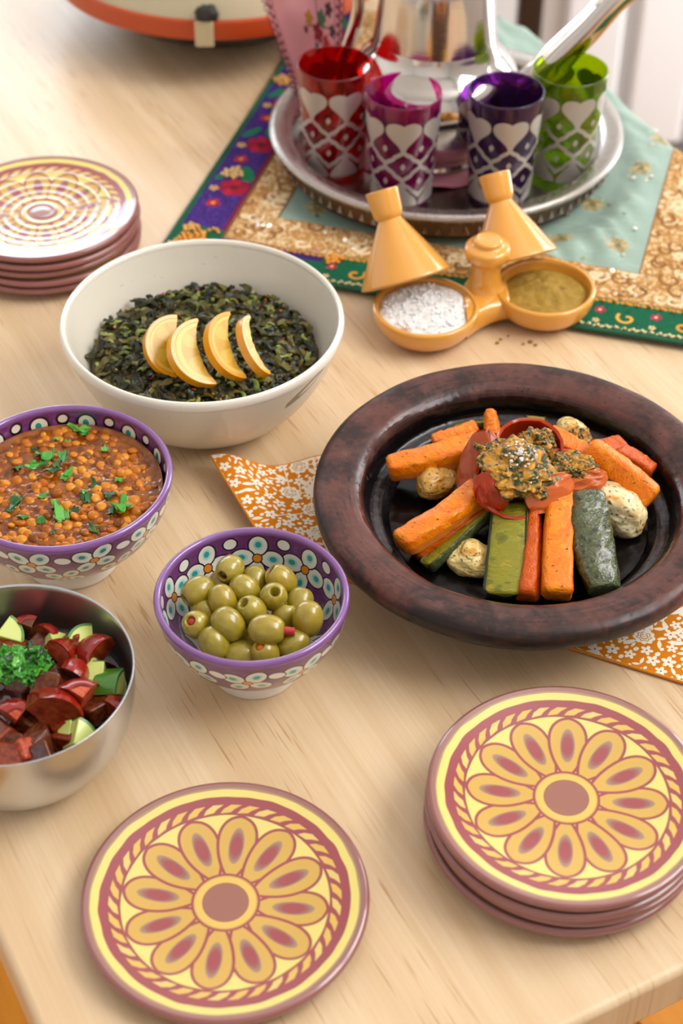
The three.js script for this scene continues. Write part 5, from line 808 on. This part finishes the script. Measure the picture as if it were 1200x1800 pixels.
// ------------------------------------------------------------------ silver tray
const TR = [0.0858, -1.2804];
{
  const engraved = canvasTex(1024, 256, (g, w, h) => { g.fillStyle = '#808080'; g.fillRect(0, 0, w, h); reseed(161); g.strokeStyle = '#303030'; g.lineWidth = 4; for (let i = 0; i < 64; i++) { const x = i * 16; g.beginPath(); g.arc(x, h * 0.3, 10, 0, TAU); g.stroke(); g.beginPath(); g.moveTo(x, h * 0.4); g.lineTo(x + 8, h * 0.7); g.lineTo(x + 16, h * 0.4); g.stroke(); } for (let i = 0; i < 700; i++) { g.fillStyle = i % 2 ? '#c0c0c0' : '#404040'; g.beginPath(); g.arc(rr(0, w), rr(0, h), rr(1.5, 4), 0, TAU); g.fill(); } }, { srgb: false, repeat: [4, 1] });
  const silver = std({ color: C('#a29a93'), metalness: 1, roughness: 0.26, bumpMap: engraved, bumpScale: 0.0006 }), silverEng = std({ color: C('#b9b1aa'), metalness: 1, roughness: 0.26, bumpMap: engraved, bumpScale: 0.0016 }), dark = std({ color: C('#6b5648'), metalness: 0.9, roughness: 0.4 });
  const t = thing('silver_tray', 'round engraved silver tray on small feet carrying the glasses and teapot', 'tray', [TR[0], 0, TR[1]]);
  part('rim', lathe(spline([[0.1300, 0.0310], [0.1335, 0.0338], [0.1400, 0.0352], [0.1450, 0.0356], [0.1477, 0.0342], [0.1482, 0.0320], [0.1465, 0.0302], [0.1425, 0.0300]], 36), 160), silverEng, t, 'broad engraved rim');
  part('gallery', lathe(spline([[0.1425, 0.0300], [0.1415, 0.0270], [0.1405, 0.0180], [0.1395, 0.0130], [0.1360, 0.0105]], 24), 160), dark, t, 'darker side wall');
  part('floor', lathe(spline([[0.1360, 0.0105], [0.128, 0.0108], [0.0004, 0.0110], [0.0004, 0.0135], [0.119, 0.0135], [0.1245, 0.0160], [0.1275, 0.0250], [0.1300, 0.0310]], 50), 160), silver, t);
  const tri = new THREE.ConeGeometry(0.0030, 0.0072, 3, 1).scale(1, 1, 0.3), tris = [];
  for (let i = 0; i < 84; i++) { const a = i / 84 * TAU, g = tri.clone().rotateY(Math.PI); g.rotateY(Math.PI / 2 - a); g.translate(Math.cos(a) * 0.1412, 0.0195, Math.sin(a) * 0.1412); tris.push(g); const d = new THREE.SphereGeometry(0.0011, 6, 5).translate(Math.cos(a + TAU / 168) * 0.1416, 0.0265, Math.sin(a + TAU / 168) * 0.1416); tris.push(d); }
  const tm = part('triangles', merge(tris), silver, t, 'row of raised silver triangles'); tm.userData.kind = 'stuff';
  for (let i = 0; i < 3; i++) { const a = Math.PI * 0.24 + i / 3 * TAU; part('foot', lathe(spline([[0.0004, 0], [0.005, 0.0005], [0.0062, 0.003], [0.0042, 0.006], [0.0055, 0.0085], [0.0078, 0.0112]], 20), 20).translate(Math.cos(a) * 0.128, 0.001, Math.sin(a) * 0.128), silver, t); }
}

// ------------------------------------------------------------------ pink cloth over the pot handle, pink mat under the pot
const POT = [0.0739, 0.0135, -1.2741];
const pink = canvasTex(512, 1024, (g, w, h) => {
  g.fillStyle = '#e09aa0'; g.fillRect(0, 0, w, h); g.strokeStyle = '#7a2a3c'; g.lineWidth = 5;
  for (const x0 of [0.07, 0.93]) for (let k = 0; k < 36; k++) { const y = k / 36 * h; g.beginPath(); g.ellipse(x0 * w, y + h / 72, w * 0.028, h / 80, 0.4, 0, TAU); g.stroke(); g.beginPath(); g.arc(x0 * w + (x0 < 0.5 ? -12 : 12), y, 4, 0, TAU); g.stroke(); }
  const cx = w * 0.66, cy = h * 0.395; const bud = (x, y, r, c) => { g.fillStyle = c; for (let i = 0; i < 5; i++) { const a = i / 5 * TAU; g.beginPath(); g.ellipse(cx + x * w + Math.cos(a) * r * 0.6, cy + y * w + Math.sin(a) * r * 0.6, r * 0.55, r * 0.4, a, 0, TAU); g.fill(); } };
  g.strokeStyle = '#2f4a30'; g.lineWidth = 5; for (const [x, y] of [[0, -0.22], [0.16, -0.10], [-0.16, 0.0], [0.20, 0.02], [0.05, 0.20], [-0.08, 0.12]]) { g.beginPath(); g.moveTo(cx, cy); g.lineTo(cx + x * w, cy + y * w); g.stroke(); }
  bud(0, -0.22, 26, '#6a2030'); bud(0.16, -0.10, 24, '#4a2434'); bud(-0.12, -0.05, 26, '#b07a20'); bud(0.05, -0.04, 30, '#3f6a4a'); bud(-0.02, 0.05, 34, '#8a1424'); bud(0.09, 0.11, 26, '#b01a1a'); bud(0.20, 0.03, 22, '#4a2a30'); bud(-0.06, 0.15, 18, '#2f4a50'); bud(-0.19, 0.02, 14, '#5a2030'); bud(0.06, 0.22, 16, '#5a3a20');
});
const pinkMat = std({ map: pink, roughness: 0.6, sheen: 0.5, sheenColor: C('#ffe0e4'), sheenRoughness: 0.4 });
{
  // the cloth hangs over the handle above the tray and its tapered end rests inside the tray, behind the red glass
  const c0 = V(-0.0358, 0.13, -1.3086), t = thing('pink_cloth', 'pink embroidered cloth with dark stitched edges hanging beside the teapot behind the red glass', 'cloth');
  const path = new THREE.CatmullRomCurve3([V(-0.0395, 0.22, -1.338), V(-0.0375, 0.17, -1.338), V(-0.0350, 0.125, -1.336), V(-0.0290, 0.085, -1.333), V(-0.023, 0.050, -1.330), V(-0.018, 0.026, -1.322), V(-0.010, 0.0195, -1.305), V(0.010, 0.0190, -1.290)]);
  const strip2 = (off) => sheet(24, 140, (u, v) => { const s = 1 - v, p = path.getPoint(s), half = lerp(0.0385, 0.022, sstep(0.1, 0.62, s)), k = (u - 0.5) * 2; const lie = sstep(0.66, 0.8, s); p.x += k * half * (1 - lie * 0.1); p.z += k * half * 0.10 + 0.004 * Math.sin(k * 2.4 + s * 9) * (1 - lie) + 0.003 * nz(k * 1.3, s * 8, 1) - off * (1 - lie) + lie * k * -0.012; p.y += lie * 0.0015 * nz(k * 3, s * 20, 2) - off * lie; return p; });
  part('cloth', strip2(0), pinkMat, t); part('backing', strip2(0.0012), pinkMat, t);
  const edge = (u) => { const pts = []; const g = strip2(0.0006), p = g.attributes.position; for (let i = 0; i <= 140; i += 2) { const k = i * 25 + (u ? 24 : 0); pts.push(V(p.getX(k), p.getY(k), p.getZ(k))); } return pts; };
  const thread = std({ color: C('#6a1f34'), roughness: 0.7 });
  for (const u of [0, 1]) { const loops = []; const pts = edge(u), cv = new THREE.CatmullRomCurve3(pts); for (let i = 0; i < 40; i++) { const p = cv.getPoint((i + 0.5) / 40); loops.push(new THREE.TorusGeometry(0.0026, 0.0005, 5, 10).rotateZ(0).scale(0.8, 1.25, 1).translate(p.x, p.y, p.z + 0.0006)); } const m = part('stitching', merge(loops), thread, t, 'dark looped edge stitching'); m.userData.kind = 'stuff'; }
  const mat = thing('pink_mat', 'small round pink cloth mat under the teapot on the silver tray', 'mat', [POT[0], 0.0136, POT[2]]);
  part('cloth', displace(lathe(spline([[0.0004, 0.0022], [0.050, 0.0022], [0.063, 0.0024], [0.0655, 0.0018], [0.066, 0.0006], [0.064, 0.0003]], 30), 90), (v) => { const a = Math.atan2(v.z, v.x), r = Math.hypot(v.x, v.z); if (r > 0.05) v.y += 0.0016 * (1 + Math.sin(a * 9)) * sstep(0.05, 0.066, r); }), std({ color: C('#d98a98'), roughness: 0.6, sheen: 0.5, sheenColor: C('#ffe0e4') }), mat);
}

// ------------------------------------------------------------------ teapot
{
  const silver = std({ color: C('#cfc9c4'), metalness: 1, roughness: 0.09 }), brushedTex = dataTex(256, 256, (u, v) => { const n = 0.5 + 0.3 * nz(u * 3, v * 220, 4) + 0.2 * nz(u * 9, v * 90, 7); return [n, n, n]; }, { srgb: false }), brushed = std({ color: C('#cfc9c4'), metalness: 1, roughness: 0.13, bumpMap: brushedTex, bumpScale: 0.00005 });
  const t = thing('teapot', 'polished silver teapot with a curved spout standing on the tray behind the glasses', 'teapot', [POT[0], 0.016, POT[2]]);
  part('belly', lathe(spline([[0.0004, 0.004], [0.040, 0.004], [0.046, 0.000], [0.048, 0.002], [0.046, 0.008], [0.055, 0.020], [0.0660, 0.044], [0.0690, 0.064], [0.0655, 0.076], [0.0580, 0.0850], [0.0520, 0.0930], [0.0495, 0.103]], 80), 128), silver, t);
  part('body', lathe(spline([[0.0495, 0.103], [0.0488, 0.110], [0.0475, 0.125], [0.0455, 0.150], [0.0425, 0.172], [0.0435, 0.178], [0.0405, 0.182]], 50), 128), brushed, t, 'brushed upper body');
  const lid = part('lid', lathe(spline([[0.0405, 0.182], [0.038, 0.190], [0.028, 0.205], [0.014, 0.216], [0.007, 0.220], [0.006, 0.226], [0.010, 0.233], [0.008, 0.241], [0.0004, 0.245]], 50), 80), silver, t);
  const spoutPath = new THREE.CatmullRomCurve3([V(0.040, 0.034, 0.004), V(0.062, 0.045, 0.006), V(0.080, 0.062, 0.008), V(0.098, 0.087, 0.009), V(0.120, 0.114, 0.010), V(0.142, 0.142, 0.010), V(0.166, 0.160, 0.010)]);
  const fr = spoutPath.computeFrenetFrames(60), rings = []; for (let k = 0; k <= 60; k++) { const s = k / 60, p = spoutPath.getPointAt(s), r = lerp(0.021, 0.0115, Math.pow(s, 0.6)); rings.push(Array.from({ length: 28 }, (_, j) => { const a = j / 28 * TAU; return p.clone().addScaledVector(fr.normals[k], Math.cos(a) * r).addScaledVector(fr.binormals[k], Math.sin(a) * r * 0.9); })); }
  part('spout', loft(rings), silver, t, 'long curved spout');
  const hp = new THREE.CatmullRomCurve3([V(-0.060, 0.040, -0.004), V(-0.074, 0.052, -0.006), V(-0.078, 0.066, -0.008), V(-0.070, 0.090, -0.008), V(-0.063, 0.118, -0.008), V(-0.064, 0.150, -0.008), V(-0.075, 0.185, -0.008), V(-0.062, 0.205, -0.006), V(-0.044, 0.176, -0.002)]);
  part('handle', new THREE.TubeGeometry(hp, 90, 0.0052, 16), silver, t, 'bent handle');
}

// ------------------------------------------------------------------ four tea glasses
{
  const alpha = canvasTex(1536, 512, (g, w, h) => {    // six repeats; canvas top is the top of the band
    g.fillStyle = '#000'; g.fillRect(0, 0, w, h); const n = 6, sx = w / n; g.lineJoin = 'round';
    for (let i = -1; i <= n; i++) {
      const x = (i + 0.5) * sx, half = sx / 2;
      g.fillStyle = g.strokeStyle = '#fff';
      g.beginPath(); g.moveTo(x, h * 0.035); g.bezierCurveTo(x + half * 0.35, -h * 0.02, x + half * 0.95, h * 0.0, x + half * 0.95, h * 0.095); g.bezierCurveTo(x + half * 0.95, h * 0.18, x + half * 0.22, h * 0.23, x + half * 0.12, h * 0.33); g.lineTo(x - half * 0.12, h * 0.33); g.bezierCurveTo(x - half * 0.22, h * 0.23, x - half * 0.95, h * 0.18, x - half * 0.95, h * 0.095); g.bezierCurveTo(x - half * 0.95, h * 0.0, x - half * 0.35, -h * 0.02, x, h * 0.035); g.fill();
      // ogee lattice: wavy lines crossing from tip to tip
      g.lineWidth = sx * 0.095;
      const wavy = (x0, y0, x1, y1, s) => { g.beginPath(); g.moveTo(x0, y0); const mx = (x0 + x1) / 2, my = (y0 + y1) / 2; g.bezierCurveTo(x0 + (x1 - x0) * 0.05, y0 + (y1 - y0) * 0.30, x0 + (x1 - x0) * 0.42, y0 + (y1 - y0) * 0.30, mx, my); g.bezierCurveTo(x0 + (x1 - x0) * 0.58, y0 + (y1 - y0) * 0.70, x0 + (x1 - x0) * 0.95, y0 + (y1 - y0) * 0.70, x1, y1); g.stroke(); };
      for (const q of [-1, 1]) { wavy(x, h * 0.32, x + q * half, h * 0.51); wavy(x + q * half, h * 0.51, x, h * 0.70); wavy(x, h * 0.70, x + q * half, h * 0.89); }
      // solid feet of the band
      g.beginPath(); g.moveTo(x, h * 0.71); g.bezierCurveTo(x + half * 0.1, h * 0.80, x + half * 0.75, h * 0.88, x + half * 0.92, h * 0.97); g.lineTo(x + half * 0.92, h); g.lineTo(x - half * 0.92, h * 1.0); g.lineTo(x - half * 0.92, h * 0.97); g.bezierCurveTo(x - half * 0.75, h * 0.88, x - half * 0.1, h * 0.80, x, h * 0.71); g.fill();
      const dia = (cx, cy) => { g.beginPath(); g.moveTo(cx, cy - h * 0.042); g.quadraticCurveTo(cx + sx * 0.075, cy - h * 0.018, cx + sx * 0.065, cy + h * 0.006); g.lineTo(cx, cy + h * 0.042); g.quadraticCurveTo(cx - sx * 0.075, cy + h * 0.018, cx - sx * 0.065, cy - h * 0.006); g.closePath(); g.fill(); };
      dia(x + half, h * 0.315); dia(x, h * 0.515); dia(x + half, h * 0.705);
    }
  }, { srgb: false });
  const silverPrint = std({ color: C('#bdb6b0'), metalness: 0.5, roughness: 0.40, alphaMap: alpha, alphaTest: 0.5, side: THREE.DoubleSide });
  const H = 0.0936, RT = 0.0303, RB = 0.0242, rAt = (y) => lerp(RB, RT, Math.pow(y / H, 0.9));
  const outer = []; for (let k = 0; k <= 24; k++) { const y = 0.001 + (H - 0.002) * k / 24; outer.push([rAt(y), y]); }
  const inner = outer.slice(4).map(([r, y]) => [r - 0.0016, y]).reverse();
  const rim = []; for (let k = 0; k <= 8; k++) { const a = k / 8 * Math.PI; rim.push([RT - 0.0008 + 0.0009 * Math.cos(a), H - 0.001 + 0.0012 * Math.sin(a)]); }
  const wallGeo = lathe([[0.0004, 0.0], [RB - 0.002, 0.0], ...outer], 72), innerGeo = lathe([...inner, [RB * 0.8, 0.0085], [0.0004, 0.0075]], 72), rimGeo = lathe(rim, 72), bandGeo = lathe(outer.filter(([, y]) => y > 0.004 && y < 0.0845).map(([r, y]) => [r + 0.00025, y]), 96);
  const glass = (name, label, c, pos, turn) => {
    const t = thing('tea_glass', label, 'glass', pos, turn, 'coloured tea glasses with silver pattern');
    const m = std({ color: new THREE.Color().setRGB(...c), roughness: 0.03, transmission: 0.94, thickness: 0, ior: 1.5 });
    part('outer_wall', wallGeo, m, t); part('inner_wall', innerGeo, m, t); part('rim', rimGeo, m, t); part('silver_pattern', bandGeo, silverPrint, t, 'silver hearts over a silver lattice');
  };
  glass('tea_glass', 'red tea glass with silver pattern in front of the pink cloth', [0.78, 0.03, 0.03], [-0.0071, 0.0137, -1.2453], 0.87);
  glass('tea_glass', 'magenta tea glass with silver pattern beside the red one', [0.74, 0.02, 0.46], [0.0468, 0.0137, -1.2006], 0.52);
  glass('tea_glass', 'dark purple tea glass with silver pattern in front of the teapot spout', [0.31, 0.09, 0.42], [0.1264, 0.0137, -1.2031], 0.65);
  glass('tea_glass', 'lime green tea glass with silver pattern near the edge of the tray', [0.60, 0.74, 0.02], [0.1796, 0.0137, -1.238], -0.3);
}

// ------------------------------------------------------------------ large orange-rimmed vessel at the far side
{
  const t = thing('rimmed_vessel', 'large round pale lidded vessel with orange rim and strap, far back on the table', 'vessel', [-0.117, 0, -1.560]);
  const cream = std({ color: C('#c0b594'), roughness: 0.5, clearcoat: 0.3, clearcoatRoughness: 0.3 }), orange = std({ color: C('#b8430a'), roughness: 0.45, clearcoat: 0.2 }), brown = std({ color: C('#1d120c'), roughness: 0.6 });
  part('base', lathe(spline([[0.0004, 0.0], [0.070, 0.0], [0.085, 0.004], [0.125, 0.026], [0.152, 0.0475]], 40), 128), brown, t);
  part('rim_band', lathe(spline([[0.152, 0.0470], [0.1595, 0.0478], [0.1615, 0.0515], [0.1610, 0.0635], [0.1590, 0.0662], [0.150, 0.0668]], 40), 160), orange, t, 'orange rim band');
  part('lid', lathe(spline([[0.158, 0.0660], [0.1555, 0.0720], [0.146, 0.088], [0.120, 0.108], [0.075, 0.125], [0.025, 0.136], [0.014, 0.145], [0.016, 0.160], [0.0004, 0.166]], 60), 128), cream, t, 'cream domed lid');
  const s = part('strap', new RoundedBoxGeometry(0.0165, 0.0235, 0.004, 3, 0.0015).rotateX(-0.05).translate(-0.006, 0.0555, 0.1625), std({ color: C('#cbbd95'), roughness: 0.7 }), t, 'pale strap over the rim');
  part('knot', displace(new THREE.SphereGeometry(0.0095, 18, 14).scale(1.1, 0.75, 0.8), (v) => { const n = 1 + 0.3 * nz(v.x * 260, v.y * 260, v.z * 260); v.multiplyScalar(n); }).translate(-0.003, 0.0725, 0.158), std({ color: C('#2b2622'), roughness: 0.7 }), t, 'dark knot above the strap');
}

renderer.render(scene, camera);
